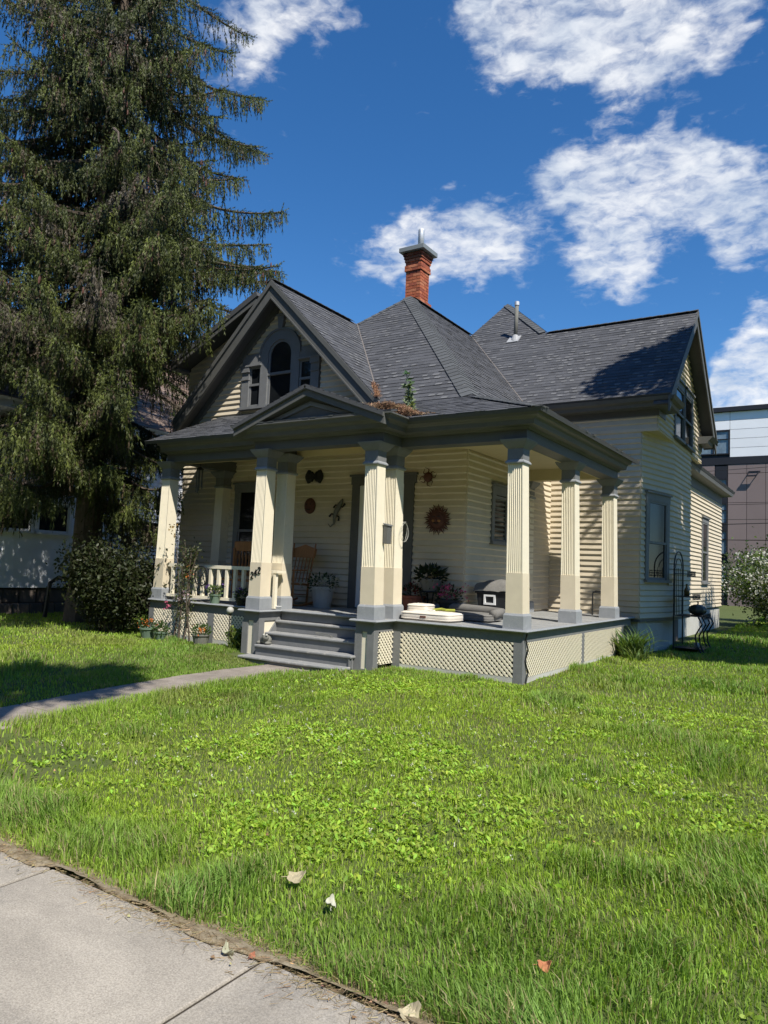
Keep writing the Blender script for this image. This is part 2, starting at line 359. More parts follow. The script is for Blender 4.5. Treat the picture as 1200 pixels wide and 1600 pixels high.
def soil_edge():
    m = MB(); n = 520; xs_ = np.linspace(-9, 8, n); lo = SW_Y+.030-.085*np.clip(vnoise(xs_, xs_*0, .31, 81)*1.6-.5, 0, 1)-.022*vnoise(xs_, xs_*0, .05, 82)+.012; hi = np.full(n, SW_Y+.16)
    v = []; f = []
    for i in range(n):
        v += [(xs_[i], lo[i], -.869), (xs_[i], (lo[i]+SW_Y)/2, -.8605-.002*random.random()), (xs_[i], SW_Y+.03, -.866), (xs_[i], hi[i], -.90)]
    for i in range(n-1):
        for k in range(3): a = 4*i+k; f.append((a, a+4, a+5, a+1))
    m.add(v, f); props(m.build('soil_edge', 'dirt', smooth=False), kind='structure')
soil_edge()
pw = MB(); pw.box((-3.68, -6.62, -1.0), (-2.8, -.9, -.93)); path = props(pw.build('garden_path', 'soil'), kind='structure')
yy = -6.6
while yy < -.8:
    y1 = min(yy+1.0, -.75); m = MB(); a, b = -3.66+random.uniform(-.02, .02), -2.84+random.uniform(-.02, .02)
    p = []
    for (x, y) in ((a, yy+.006), (b, yy+.006), (b, y1-.006), (a, y1-.006)): p.append((x, y, float(-.90+.21*(lambda t: t*t*(3-2*t))(min(1, max(0, (y+6.7)/5.6)))+.012-.07*min(1, max(0, (y+4)/3)))))
    m.hexa([(x, y, z-.1) for x, y, z in p]+p); m.build('slab', 'path', path, bevel=.01); yy = y1

# ---------------------------------------------------------------- the house
house = thing('house', 'cream clapboard cottage with charcoal shingle roof and columned wraparound porch', 'house', (-3.5, 4.0, -.68))
H = house
YF, XC, YW, XE = 1.63, -1.7, 5.5, .42
DX_LEAN = {}
def siding(m4, length, z0, z1, openings=(), ext=None, stuff=None, joined=None, exposure=.11):
    z = z0
    while z < z1-.02:
        t = min(z+exposure, z1); zc = (z+t)/2
        iv = [(0, length)] if ext is None else ext(z, t)
        if iv and not isinstance(iv[0], (tuple, list)): iv = [iv]
        segs = [(a, b) for a, b in iv if b-a > .03]
        for u0, u1, w0, w1 in openings:
            if w0 < zc < w1:
                ns = []
                for a, b in segs:
                    if u1 <= a or u0 >= b: ns.append((a, b)); continue
                    if u0-a > .02: ns.append((a, u0))
                    if b-u1 > .02: ns.append((u1, b))
                segs = ns
        for a, b in segs:
            # angled ends under a rake
            at, bt = a, b
            if ext is not None:
                e2 = ext(t, t+.001); e2 = [e2] if e2 and not isinstance(e2[0], (tuple, list)) else e2
                e1 = ext(z, z+.001); e1 = [e1] if e1 and not isinstance(e1[0], (tuple, list)) else e1
                if e1 and e2:
                    if abs(a-iv[0][0]) < 1e-6: at = e2[0][0]; a = e1[0][0]
                    if abs(b-iv[-1][1]) < 1e-6: bt = max(at+.005, e2[-1][1]); b = e1[-1][1]
            j = random.uniform(-.0015, .0015)
            zb = min(z+.024, t-.01)
            pts = [(a, z+j, -.002), (a, z+j, .010), (a, zb+j, .034), (at, t+.004, .0065), (at, t+.004, -.002),
                   (b, z+j, -.002), (b, z+j, .010), (b, zb+j, .034), (bt, t+.004, .0065), (bt, t+.004, -.002)]
            fcs = [(0, 4, 3, 2, 1), (5, 6, 7, 8, 9)]+[(k, (k+1) % 5, 5+(k+1) % 5, 5+k) for k in range(5)]
            if joined is not None:
                joined.m = m4; joined.add(pts, fcs)
            else:
                MB(m4).add(pts, fcs).build('siding_board', 'siding', H)
        z = t
def window(m4, u0, u1, z0, z1, name='window', cas=.11, sashm='trim2', casm='trim2', head=.16, sill=True, divide=.5, parent=None, glass='glass', lower_blind=None):
    par = parent or H
    f = MB(m4)
    f.box((u0-cas, z0, -.005), (u0, z1, .045)); f.box((u1, z0, -.005), (u1+cas, z1, .045))
    f.box((u0-cas-.015, z1, -.005), (u1+cas+.015, z1+head, .05)); f.box((u0-cas-.04, z1+head, -.005), (u1+cas+.04, z1+head+.035, .085))
    w = f.build(name, casm, par)
    if sill: MB(m4).box((u0-cas-.03, z0-.055, -.005), (u1+cas+.03, z0, .09)).build('sill', casm, w)
    zm = z0+(z1-z0)*divide
    for (a, b, d) in ((z0, zm+.02, .005), (zm-.02, z1, .02)):
        s = MB(m4); t = .04
        s.box((u0, a, d-.006), (u0+t, b, d+.02)); s.box((u1-t, a, d-.006), (u1, b, d+.02)); s.box((u0+t, a, d-.006), (u1-t, a+t*1.2, d+.02)); s.box((u0+t, b-t, d-.006), (u1-t, b, d+.02))
        s.build('sash', sashm, w)
        MB(m4).box((u0+t, a+t*1.2, d-.008), (u1-t, b-t, d)).build('pane', glass, w)
    return w

# --- masses behind the boards
def block(poly, z0, z1, name='wall', m='siding'):
    b = MB(); b.prism([(x, y, z0) for x, y in poly], (0, 0, z1-z0)); return b.build(name, m, H)
block([(-8.42, 1.64), (-1.71, 1.64), (-1.71, 9.2), (-8.42, 9.2)], -.62, 3.5)
block([(-1.71, 5.51), (.11, 5.51), (.41, 6.965), (.41, 8.84), (0, 9.3), (-1.71, 9.3)], -.05, 3.625)
block([(-1.71, 5.51), (.41, 5.51), (.41, 10.1), (-1.71, 10.1)], 3.635, 4.25, m='siding')
b = MB(); b.prism([(.412, 5.51, 4.25), (.412, 10.1, 4.25), (.412, 7.8, 6.33)], (-2.4, 0, 0)); b.build('gable_wall', 'siding', H)
block([(-.01, 9.31), (-.01, 16.4), (-4, 16.4), (-4, 9.31)], -.05, 3.45)
b = MB(); b.prism([(-8.42, 1.64, 3.5), (-3.35, 1.64, 3.5), (-5.83, 1.64, 6.0), (-6.2, 1.64, 5.9), (-8.42, 1.64, 4.85)], (0, 2.5, 0)); b.build('gable_wall', 'siding', H)
# foundations
fb = MB()
fb.prism([(-1.71, 5.53, -.8), (.10, 5.53, -.8), (.385, 6.97, -.8), (.385, 7.3, -.8), (-1.7, 7.3, -.8)], (0, 0, .72)); fb.build('foundation', 'found', H)
fb = MB(); fb.prism([(-3, 9.35, -.8), (-.03, 9.35, -.8), (-.03, 16.38, -.8), (-3, 16.38, -.8)], (0, 0, .72)); fb.build('foundation', 'found', H)
fb = MB(); fb.prism([(-1.7, 7.31, -.8), (.1, 7.31, -.8), (.1, 9.34, -.8), (-1.7, 9.34, -.8)], (0, 0, .7)); fb.build('foundation', 'stone', H)
fb = MB(); fb.prism([(-8.4, 1.68, -.8), (-7.1, 1.68, -.8), (-7.1, 9.1, -.8), (-8.4, 9.1, -.8)], (0, 0, .75)); fb.build('foundation', 'found', H)
wt = MB(); wt.box((-1.6, 5.47, -.10), (.135, 5.5, -.05)); wt.m = frame((.12, 5.5, 0), (.3, 1.46)); wt.box((0, -.10, 0), (1.49, -.05, .03)); wt.m = frame((.42, 6.96, 0), (0, 1)); wt.box((0, -.1, 0), (1.88, -.05, .03)); wt.build('water_table', 'trim', H)

# --- siding rows
FW = frame((-8.43, YF, 0), (1, 0))
def fx(x): return x+8.43
front_open = [(fx(-3.98), fx(-2.67), -.1, 2.36), (fx(-6.86), fx(-6.02), .45, 2.32)]
siding(FW, 6.73, .02, 2.74, front_open)
siding(FW, 1.05, 2.74, 3.72)
def gable_ext(z, t):
    lo = -8.43 if z < 4.78 else -8.43+(z-4.78)/.47
    hi = -5.83+(6.08-z)/1.0
    if z > 5.6: lo = max(lo, -5.83-(6.08-z))
    return (fx(lo), fx(hi)) if hi-lo > .05 else []
gopen = [(fx(-6.84), fx(-4.83), 3.7, 4.93), (fx(-6.34), fx(-5.36), 4.9, 5.18), (fx(-6.2), fx(-5.5), 5.1, 5.30)]
siding(FW, 0, 3.72, 6.0, gopen, gable_ext)
siding(frame((XC, YF, 0), (0, 1)), YW-YF, .02, 2.74, [(.93, 1.72, 1.20, 2.32)])
siding(frame((XC, YW, 0), (1, 0)), .12-XC, -.05, 3.63)
siding(frame((XC, YW, 0), (1, 0)), XE-XC, 3.63, 3.92)
CF = frame((.12, YW, 0), (.3, 1.46)); CL = 1.4905
siding(CF, CL, -.05, 3.63, [(.18, 1.30, .62, 2.5)])
jb = MB(); siding(frame((XE, 6.96, 0), (0, 1)), 1.89, -.05, 3.63, joined=jb)
siding(frame((0, 9.3, 0), (0, 1)), 7.1, -.05, 3.2, [(3.5, 4.55, .62, 2.58)], joined=jb)
props(jb.build('siding', 'siding', H), kind='stuff')
GF = frame((XE, YW, 0), (0, 1))
def wg_ext(z, t):
    if z < 4.12: return (0, 4.62)
    h = (6.42-z)/.908; return (2.3-h, 2.3+h) if h > .03 else []
siding(GF, 0, 3.63, 6.4, [(1.42, 3.45, 3.66, 5.05)], wg_ext)

# --- windows and doors
window(CF, .32, 1.14, .72, 2.28, cas=.13, head=.15, divide=.47)
window(frame((0, 9.3, 0), (0, 1)), 3.62, 4.42, .70, 2.38, cas=.1, head=.13)
window(frame((XC, YF, 0), (0, 1)), 1.05, 1.60, 1.28, 2.14, cas=.11, head=.12, divide=.9)
def blinds():
    m = MB(frame((XC, YF, 0), (0, 1))); z = 1.34
    while z < 2.08: m.box((1.10, z, .002), (1.55, z+.028, .012)); z += .075
    return m.build('blind', 'greypot', H)
blinds()
window(frame((-8.43, YF, 0), (1, 0)), fx(-6.74), fx(-6.14), .55, 2.16, cas=.12, head=.12)
W2 = window(GF, 1.54, 2.38, 3.76, 4.86, cas=.1, head=.14)
window(GF, 2.52, 3.34, 3.76, 4.86, cas=.1, head=.14)
# front door with a white storm door
dm = frame((-8.43, YF, 0), (1, 0))
d = MB(dm); d.box((fx(-3.96), 0, -.005), (fx(-3.80), 2.2, .05)); d.box((fx(-2.87), 0, -.005), (fx(-2.67), 2.2, .05)); d.box((fx(-3.98), 2.2, -.005), (fx(-2.63), 2.34, .055)); d.box((fx(-4.0), 2.34, -.005), (fx(-2.60), 2.38, .09))
door = d.build('door', 'trim', H)
d = MB(dm); x0, x1 = fx(-3.80), fx(-2.87)
d.box((x0, .02, .0), (x0+.09, 2.18, .03)); d.box((x1-.09, .02, 0), (x1, 2.18, .03)); d.box((x0+.09, .02, 0), (x1-.09, .25, .03)); d.box((x0+.09, 2.05, 0), (x1-.09, 2.18, .03)); d.build('storm_door', 'white', door)
MB(dm).box((x0+.09, .25, -.004), (x1-.09, 2.05, .006)).build('pane', 'glass', door)
MB(dm).tube([(x1-.05, 1.0, .03), (x1-.05, 1.0, .08), (x1-.05, 1.12, .08)], .012).build('handle', 'galv', door)
# palladian window in the front gable
def palladian():
    f = MB(FW); cx = fx(-5.84); N = 14
    def arch(r0, r1, zc, d0, d1, a0=0, a1=math.pi):
        for i in range(N):
            t0 = a0+(a1-a0)*i/N; t1 = a0+(a1-a0)*(i+1)/N
            p = [(cx+r*math.cos(t), zc+r*math.sin(t)) for t in (t0, t1) for r in (r0, r1)]
            a, b, c, e = p[0], p[1], p[3], p[2]
            f.hexa([(a[0], a[1], d0), (b[0], b[1], d0), (c[0], c[1], d0), (e[0], e[1], d0), (a[0], a[1], d1), (b[0], b[1], d1), (c[0], c[1], d1), (e[0], e[1], d1)])
    zs = 4.83
    arch(.31, .50, zs, -.005, .06); arch(.50, .535, zs, -.005, .085)
    f.box((cx-.50, 3.84, -.005), (cx-.31, zs, .06)); f.box((cx+.31, 3.84, -.005), (cx+.50, zs, .06))
    for s in (-1, 1):
        a, b = sorted((cx+s*.74, cx+s*.99)); c0, c1 = sorted((cx+s*.80, cx+s*.99))
        f.box((c0, 3.84, -.005), (c1, 4.56, .06)); f.box((c0-.02, 4.56, -.005), (c1+.02, 4.68, .09)); f.box((c0-.01, 4.40, -.005), (c1+.01, 4.43, .08))
        e0, e1 = sorted((cx+s*.50, cx+s*1.0)); f.box((e0, 4.70, -.005), (e1, 4.92, .055))
        e0, e1 = sorted((cx+s*.47, cx+s*1.04)); f.box((e0, 4.665, -.005), (e1, 4.70, .10)); 
    f.box((cx-1.04, 3.79, -.005), (cx+1.04, 3.84, .11))
    f.prism([(cx-.05, 5.36, -.005), (cx+.05, 5.36, -.005), (cx+.085, 5.60, -.005), (cx-.085, 5.60, -.005)], (0, 0, .10)); f.box((cx-.10, 5.60, -.005), (cx+.10, 5.635, .12))
    w = f.build('window', 'trim2', H)
    # panes
    fan = [(cx+.31*math.cos(math.pi*i/16), zs+.31*math.sin(math.pi*i/16), .0) for i in range(17)]
    MB(FW).prism(fan+[(cx-.31, 4.45, 0), (cx+.31, 4.45, 0)], (0, 0, .012)).build('pane', 'glass', w)
    MB(FW).box((cx-.31, 3.84, -.003), (cx+.31, 4.45, .006)).build('pane', 'glass', w)
    s = MB(FW)
    for (r0, r1) in ((.265, .31),):
        for i in range(N):
            t0, t1 = math.pi*i/N, math.pi*(i+1)/N; q = [(cx+r*math.cos(t), zs+r*math.sin(t)) for t in (t0, t1) for r in (r0, r1)]
            a, b_, c, e = q[0], q[1], q[3], q[2]
            s.hexa([(a[0], a[1], .012), (b_[0], b_[1], .012), (c[0], c[1], .012), (e[0], e[1], .012), (a[0], a[1], .035), (b_[0], b_[1], .035), (c[0], c[1], .035), (e[0], e[1], .035)])
    s.box((cx-.31, 4.49, .012), (cx-.265, zs, .035)); s.box((cx+.265, 4.49, .012), (cx+.31, zs, .035)); s.box((cx-.33, 4.44, .006), (cx+.33, 4.49, .05))
    s.box((cx-.31, 3.84, .006), (cx-.265, 4.44, .025)); s.box((cx+.265, 3.84, .006), (cx+.31, 4.44, .025)); s.build('sash', 'trim2', w)
    for sg in (-1, 1):
        a, b = sorted((cx+sg*.50, cx+sg*.80))
        MB(FW).box((a, 3.84, -.003), (b, 4.665, .008)).build('pane', 'glass', w)
        s = MB(FW); s.box((a, 3.84, .008), (a+.035, 4.665, .03)); s.box((b-.035, 3.84, .008), (b, 4.665, .03)); s.box((a-.01, 4.27, .008), (b+.01, 4.315, .045)); s.box((a+.035, 3.84, .008), (b-.035, 3.89, .03)); s.box((a+.035, 4.625, .008), (b-.035, 4.665, .03)); s.build('sash', 'trim2', w)
palladian()

# --- roofs: slab + real shingle tabs
SH_COL = [(.076, .079, .088), (.082, .085, .094), (.070, .073, .081), (.088, .091, .10), (.078, .081, .09), (.073, .076, .084)]
def clip_interval(poly2, v):
    us = []
    n = len(poly2)
    for i in range(n):
        (a, b), (c, d) = poly2[i], poly2[(i+1) % n]
        if (b-v)*(d-v) <= 0 and b != d: us.append(a+(c-a)*(v-b)/(d-b))
    return (min(us), max(us)) if len(us) >= 2 else None
def roof(polys, eave_dir, thick=.07, name='roof', expo=.128, tabw=(.14, .32), cols=SH_COL, m='shingle', under='soffit', parent=None, nm='shingles'):
    first = None; V = []; F = []; C = []; sb = MB()
    p0 = Vector(polys[0][0]); nrm = None
    for poly in polys:
        P = [Vector(p) for p in poly]
        n = (P[1]-P[0]).cross(P[2]-P[0]).normalized()
        if n.z < 0: n = -n
        if nrm is None: nrm = n
        u = Vector(eave_dir); u = (u-n*u.dot(n)).normalized(); v = n.cross(u)
        if v.z < 0: v = -v
        sb.prism([p-n*thick for p in P], n*(thick-.004))
        p2 = [((p-p0).dot(u), (p-p0).dot(v)) for p in P]
        vmin = min(b for a, b in p2); vmax = max(b for a, b in p2)
        k = math.floor((vmin+1e-6)/expo)
        while k*expo < vmax-.01:
            v0 = max(k*expo, vmin+1e-5); v1 = min((k+1)*expo+.02, vmax-1e-5)
            if v1-v0 < .015: k += 1; continue
            i0 = clip_interval(p2, v0); i1 = clip_interval(p2, v1)
            if i0 and i1:
                lo = min(i0[0], i1[0]); hi = max(i0[1], i1[1]); x = lo-random.uniform(0, .3)
                thickrow = random.random()
                while x < hi:
                    w = random.uniform(*tabw); x2 = x+w
                    b0, b1 = max(x, i0[0]), min(x2, i0[1]); t0, t1 = max(x, i1[0]), min(x2, i1[1])
                    if b1 > b0+.004 or t1 > t0+.004:
                        b1 = max(b0, b1); t1 = max(t0, t1)
                        hh = random.choice((.009, .011, .013, .015))
                        base = p0+n*.0
                        g = .0015
                        q = [(b0+g, v0, hh), (b1-g, v0, hh), (t1-g, v1, .004), (t0+g, v1, .004), (b0+g, v0, -.004), (b1-g, v0, -.004), (t1-g, v1, -.006), (t0+g, v1, -.006)]
                        i = len(V); V += [p0+u*a+v*bb+n*c for a, bb, c in q]
                        F += [(i, i+1, i+2, i+3), (i+4, i+5, i+1, i), (i+5, i+6, i+2, i+1), (i+7, i+4, i, i+3)]
                        c = random.choice(cols); j = random.uniform(.88, 1.12)
                        C += [tuple(z*j for z in c)]*8
                        if parent is None and random.random() < .38 and b1-b0 > .09 and i0[1]-i0[0] > .4:
                            ww = min(b1-b0-.01, random.uniform(.08, .13)); a0_ = b0+random.uniform(0, max(.001, b1-b0-ww)); vt = v0+(v1-v0)*.42
                            q = [(a0_, v0-.006, hh+.006), (a0_+ww, v0-.006, hh+.006), (a0_+ww, vt, hh-.001), (a0_, vt, hh-.001), (a0_, v0-.006, .0), (a0_+ww, v0-.006, .0)]
                            i = len(V); V += [p0+u*a+v*bb+n*c_ for a, bb, c_ in q]; F += [(i, i+1, i+2, i+3), (i+4, i+5, i+1, i)]
                            k_ = random.uniform(.12, .165); C += [(k_, k_*1.02, k_*1.06)]*6
                    x = x2
            k += 1
    slab = sb.build(name, under, parent or H)
    mm = MB(); mm.v = [tuple(p) for p in V]; mm.f = F
    # wind faces outward
    o = mm.build(nm, m, slab, col=np.array(C)); o['kind'] = 'stuff'
    return slab
AP = (-5, 5, 7.03)
r_gable = roof([[(-5.83, 1.2, 6.21), (-5.83, 4.1, 6.21), (-3.21, 1.2, 3.60)], [(-3.21, 1.2, 3.60), (-3.30, 1.3, 3.69), (-3.12, 1.2, 3.51)]][:1], (0, 1, 0))
roof([[(-5.83, 1.2, 6.21), (-8.35, 1.2, 3.69), (-8.35, 1.66, 3.69), (-5.83, 1.66, 6.21)]], (0, 1, 0))
r_hip = roof([[(-3.10, 1.05, 3.46), (-1.35, 1.05, 3.46), AP, (-5.83, 4.09, 6.21)]], (1, 0, 0))
roof([[(-1.35, 1.05, 3.46), (-1.35, 5.09, 3.46), (-2.13, 5.09, 4.222), (-5, 8.18, 7.03), AP]], (0, 1, 0))
r_wing = roof([[(-2.13, 5.09, 4.22), (.75, 5.09, 4.22), (.75, 7.8, 6.68), (-4.65, 7.8, 6.68)], [(-4.65, 7.8, 6.68), (-2.77, 7.8, 6.68), (-4.6, 9.6, 8.314), (-5.0, 8.18, 7.025)]], (1, 0, 0))
roof([[(.75, 10.5, 4.22), (-2.77, 10.5, 4.22), (-2.77, 7.8, 6.68), (.75, 7.8, 6.68)]], (1, 0, 0))
roof([[(-2.77, 7.8, 6.68), (-2.77, 11.6, 6.68), (-4.6, 9.6, 8.314)]], (0, 1, 0))
roof([[(-5.0, 8.18, 7.0), (-4.6, 9.6, 8.30), (-7.2, 12, 6.6), (-7.6, 8.2, 5.2)]], (0, 1, 0))
r_porch = roof([[(-7.4, -.27, 2.875), (.29, -.27, 2.875), (-1.35, 1.05, 3.455), (-3, 1.62, 3.72), (-7.4, 1.62, 3.72)]], (1, 0, 0), thick=.05)
roof([[(.29, -.27, 2.875), (.29, 4.72, 2.875), (-1.70, 4.72, 3.58), (-1.70, 1.33, 3.58), (-1.35, 1.05, 3.455)]], (0, 1, 0), thick=.05)
roof([[(-3.2, -.80, 3.40), (-3.2, 1.0, 3.40), (-1.80, -.20, 2.875), (-1.80, -.80, 2.875)]], (0, 1, 0), thick=.05, name='pediment_roof')
roof([[(-3.2, -.80, 3.40), (-4.64, -.80, 2.875), (-4.64, -.20, 2.875), (-3.2, 1.0, 3.40)]], (0, 1, 0), thick=.05, name='pediment_roof')
roof([[(-6.22, 1.20, 6.04), (-8.6, 1.20, 4.92), (-8.6, 9, 4.92), (-6.22, 9, 6.04)]], (0, 1, 0), thick=.10)
roof([[(-6.22, 1.66, 6.04), (-6.22, 6, 6.04), (-4.9, 6, 4.6), (-4.9, 1.66, 4.6)]], (0, 1, 0), thick=.08)
roof([[(.36, 9.1, 3.62), (.36, 16.8, 3.62), (-3.6, 16.8, 5.4), (-3.6, 9.1, 5.4)]], (0, 1, 0), thick=.06)
# hip and ridge caps, one shingle at a time
def caps(p, q, w=.17, step=.16, up=None):
    p, q = Vector(p), Vector(q); d = (q-p); L_ = d.length; d.normalize(); s = d.cross(Vector((0, 0, 1))).normalized(); n = s.cross(d); k = int(L_/step)
    drop = w*.42 if up is None else up
    for i in range(k):
        a = p+d*(i*step); b = a+d*(step*1.25); m = MB()
        e = .022; f_ = .010
        vs = [a+n*e, a+s*w-n*(drop-e), a-s*w-n*(drop-e), b+n*f_, b+s*w-n*(drop-f_), b-s*w-n*(drop-f_), a+n*(e-.014), a+s*w-n*(drop-e+.014), a-s*w-n*(drop-e+.014)]
        m.add(vs, [(0, 1, 4, 3), (2, 0, 3, 5), (6, 7, 1, 0), (8, 6, 0, 2), (1, 7, 4), (8, 2, 5)])
        m.build('hip_cap', 'cap', r_hip)
caps((-1.38, 1.08, 3.49), AP, .17, .155)
caps((-5.83, 4.1, 6.21), AP, .14, .2)
caps((.24, -.22, 2.90), (-1.30, 1.02, 3.445), .13, .16, .03)
caps((-2.77, 7.8, 6.70), (-4.6, 9.6, 8.32), .15, .17)
caps((.75, 7.8, 6.69), (-2.77, 7.8, 6.69), .13, .2)
caps((-5.83, 1.2, 6.215), (-5.83, 4.0, 6.215), .13, .2)
caps((-5, 8.1, 7.035), (-5, 5.0, 7.035), .13, .2)
# valley metal
for p, q in (((-3.21, 1.2, 3.605), (-5.83, 4.095, 6.215)), ((-2.13, 5.09, 4.225), (-5, 8.18, 7.03))):
    MB().bar(Vector(p)+Vector((0, 0, .012)), Vector(q)+Vector((0, 0, .012)), .022, .008).build('valley_flashing', 'flash', H)

# --- rake boards and soffits
def rake(p_top, p_bot, out, depth, off0, off1, name, m):
    """board in the plane normal to 'out': from offset off0 to off1 along out, 'depth' measured vertically"""
    o = Vector(out); a, b_ = Vector(p_top), Vector(p_bot); z = Vector((0, 0, depth))
    return MB().prism([a+o*off0, b_+o*off0, b_-z+o*off0, a-z+o*off0], o*(off1-off0))
OUT = (0, -1, 0)
A1 = Vector((-5.83, 1.22, 6.17))
for e in (Vector((-3.13, 1.22, 3.47)), Vector((-8.38, 1.22, 3.62))):
    rake(A1, e, OUT, .34, -.03, .0, 'bargeboard', 'trim').build('bargeboard', 'trim', H)
    rake(A1+Vector((0, 0, .03)), e+Vector((0, 0, .03)), OUT, .11, .002, .035, '', '').build('rake_moulding', 'trim', H)
    rake(A1-Vector((0, 0, .30)), e-Vector((0, 0, .30)), OUT, .035, .002, .022, '', '').build('rake_moulding', 'trim', H)
    rake(A1-Vector((0, 0, .13)), e-Vector((0, 0, .13)), OUT, .03, -.40, -.032, '', '').build('soffit', 'soffit', H)
    rake(A1-Vector((0, 0, .16)), e-Vector((0, 0, .16)), OUT, .17, -.405, -.33, '', '').build('frieze', 'trim', H)
# left low gable rake
A2 = Vector((-6.22, 1.22, 5.99)); B2 = Vector((-8.58, 1.22, 4.88))
rake(A2, B2, OUT, .16, -.03, 0, '', '').build('bargeboard', 'trim', H)
rake(A2-Vector((0, 0, .1)), B2-Vector((0, 0, .1)), OUT, .02, -.40, -.032, '', '').build('soffit', 'soffit', H)
MB().box((-8.6, 1.24, 4.75), (-8.44, 8.8, 4.81)).build('soffit', 'soffit', H)
# wing gable
A3 = Vector((.73, 7.8, 6.64))
for e in (Vector((.73, 5.09, 4.18)), Vector((.73, 10.52, 4.17))):
    rake(A3, e, (1, 0, 0), .30, -.03, .0, '', '').build('bargeboard', 'trim', H)
    rake(A3+Vector((0, 0, .03)), e+Vector((0, 0, .03)), (1, 0, 0), .10, .002, .03, '', '').build('rake_moulding', 'trim', H)
    rake(A3-Vector((0, 0, .12)), e-Vector((0, 0, .12)), (1, 0, 0), .03, -.30, -.032, '', '').build('soffit', 'soffit', H)
def sweep(path, prof, name, m, parent=None):
    """profile [(out, z)] swept along a plan path with mitred corners; out is to the right of travel"""
    pts = [Vector((p[0], p[1], 0)) for p in path]; rings = []
    for i, p in enumerate(pts):
        d0 = (p-pts[i-1]).normalized() if i > 0 else None; d1 = (pts[i+1]-p).normalized() if i < len(pts)-1 else None
        n0 = Vector((d0.y, -d0.x, 0)) if d0 else None; n1 = Vector((d1.y, -d1.x, 0)) if d1 else None
        if n0 is None: o = n1
        elif n1 is None: o = n0
        else: o = (n0+n1)/(1+n0.dot(n1))
        rings.append([(p.x+o.x*a, p.y+o.y*a, z) for a, z in prof])
    return MB().loft(rings).build(name, m, parent or H)
# wing eave cornice with its return on the gable
sweep([(-1.9, 5.49), (.43, 5.49), (.43, 6.05)], [(-.0, 3.90), (.03, 3.90), (.03, 4.02), (.27, 4.03), (.29, 4.09), (.36, 4.12), (.395, 4.19), (.0, 4.20)], 'cornice', 'trim')
sweep([(.43, 9.6), (.43, 10.12), (-1, 10.12)], [(-.0, 3.90), (.03, 3.90), (.03, 4.02), (.24, 4.03), (.26, 4.09), (.30, 4.12), (.36, 4.19), (.0, 4.20)], 'cornice', 'trim')
sweep([(.0, 9.35), (.0, 16.4), (-1, 16.4)], [(-.0, 3.2), (.025, 3.2), (.025, 3.44), (.30, 3.47), (.33, 3.56), (.0, 3.60)], 'cornice', 'trim2')
# overhang soffit over the cut corner
MB().prism([(.10, 5.47, 3.605), (.45, 5.47, 3.605), (.45, 10.12, 3.605), (.10, 10.12, 3.605)], (0, 0, .022)).build('soffit', 'ceiling', H)
MB().box((-1.6, 5.465, 3.60), (.45, 5.478, 3.66)).build('band', 'siding', H)

# --- chimney
def chimney():
    cx, cy = -5.28, 5.75
    base = MB(); ch = None
    rows = []; z = 6.2
    while z < 8.33:
        if z < 7.12: w = .265
        elif z < 7.83: w = .205
        elif z < 7.98: w = .232
        elif z < 8.06: w = .215
        else: w = .215+.018*int((z-8.06)/.074+1)
        rows.append((z, min(w, .30))); z += .074
    core = MB(); core.box((cx-.19, cy-.19, 6.2), (cx+.19, cy+.19, 8.36)); ch = core.build('chimney', 'mortar', H)
    V = MB(); C = []
    for i, (z, w) in enumerate(rows):
        for side in range(4):
            L_ = 2*w; bl = .205; off = 0 if (i+side) % 2 else bl/2; x = -w-off
            while x < w-.01:
                a, b = max(-w, x), min(w, x+bl)-.010
                if b-a > .03:
                    dpt = .10; j = random.uniform(-.004, .004)
                    q = [(a, -w+j), (b, -w+j), (b, -w+dpt), (a, -w+dpt)]
                    for _ in range(side): q = [(-yy, xx) for xx, yy in q]
                    V.hexa([(cx+p[0], cy+p[1], z+.005) for p in q]+[(cx+p[0], cy+p[1], z+.068) for p in q])
                    c = random.choice([(.42, .125, .06), (.36, .10, .05), (.47, .155, .075), (.30, .085, .05), (.45, .17, .09)]); s = random.uniform(.85, 1.1)
                    if z > 8.16: s *= .55
                    C += [tuple(k*s for k in c)]*8
                x += bl
    o = V.build('brick', 'brick', ch, col=np.array(C)); o['kind'] = 'stuff'
    MB().box((cx-.345, cy-.345, 8.36), (cx+.345, cy+.345, 8.47)).build('cap', 'capmetal', ch, bevel=.008)
    MB().lathe((cx+.05, cy+.02, 8.47), [(.075, 0), (.075, .50), (.07, .54), (.03, .555)], 14).build('flue', 'galv', ch, smooth=True)
    MB().prism([(cx+.27, cy-.33, 6.85), (cx+.42, cy-.33, 6.68), (cx+.42, cy+.4, 6.70), (cx+.27, cy+.4, 6.88)], (0.01, 0, .03)).build('flashing', 'white', ch)
chimney()
vp = MB(); n_ = Vector((0, -.91, 1)).normalized(); vb = Vector((-3.52, 7.7, 6.60))
vp.tube([vb, vb+Vector((.02, 0, .92))], .05, 12); vent = vp.build('vent_pipe', 'greypot', H, smooth=True)
MB().lathe(vb+Vector((.02, 0, .86)), [(.062, 0), (.062, .09), (.045, .1)], 12).build('cap', 'galv', vent)
MB().lathe(vb+Vector((0, 0, -.06)), [(.12, 0), (.07, .14), (.055, .16)], 12).build('flashing', 'flashing', vent)
MB().prism([vb+Vector((-.17, -.15, -.128)), vb+Vector((.13, -.15, -.128)), vb+Vector((.13, .08, .082)), vb+Vector((-.17, .08, .082))], n_*.02).build('flashing', 'flashing', vent)
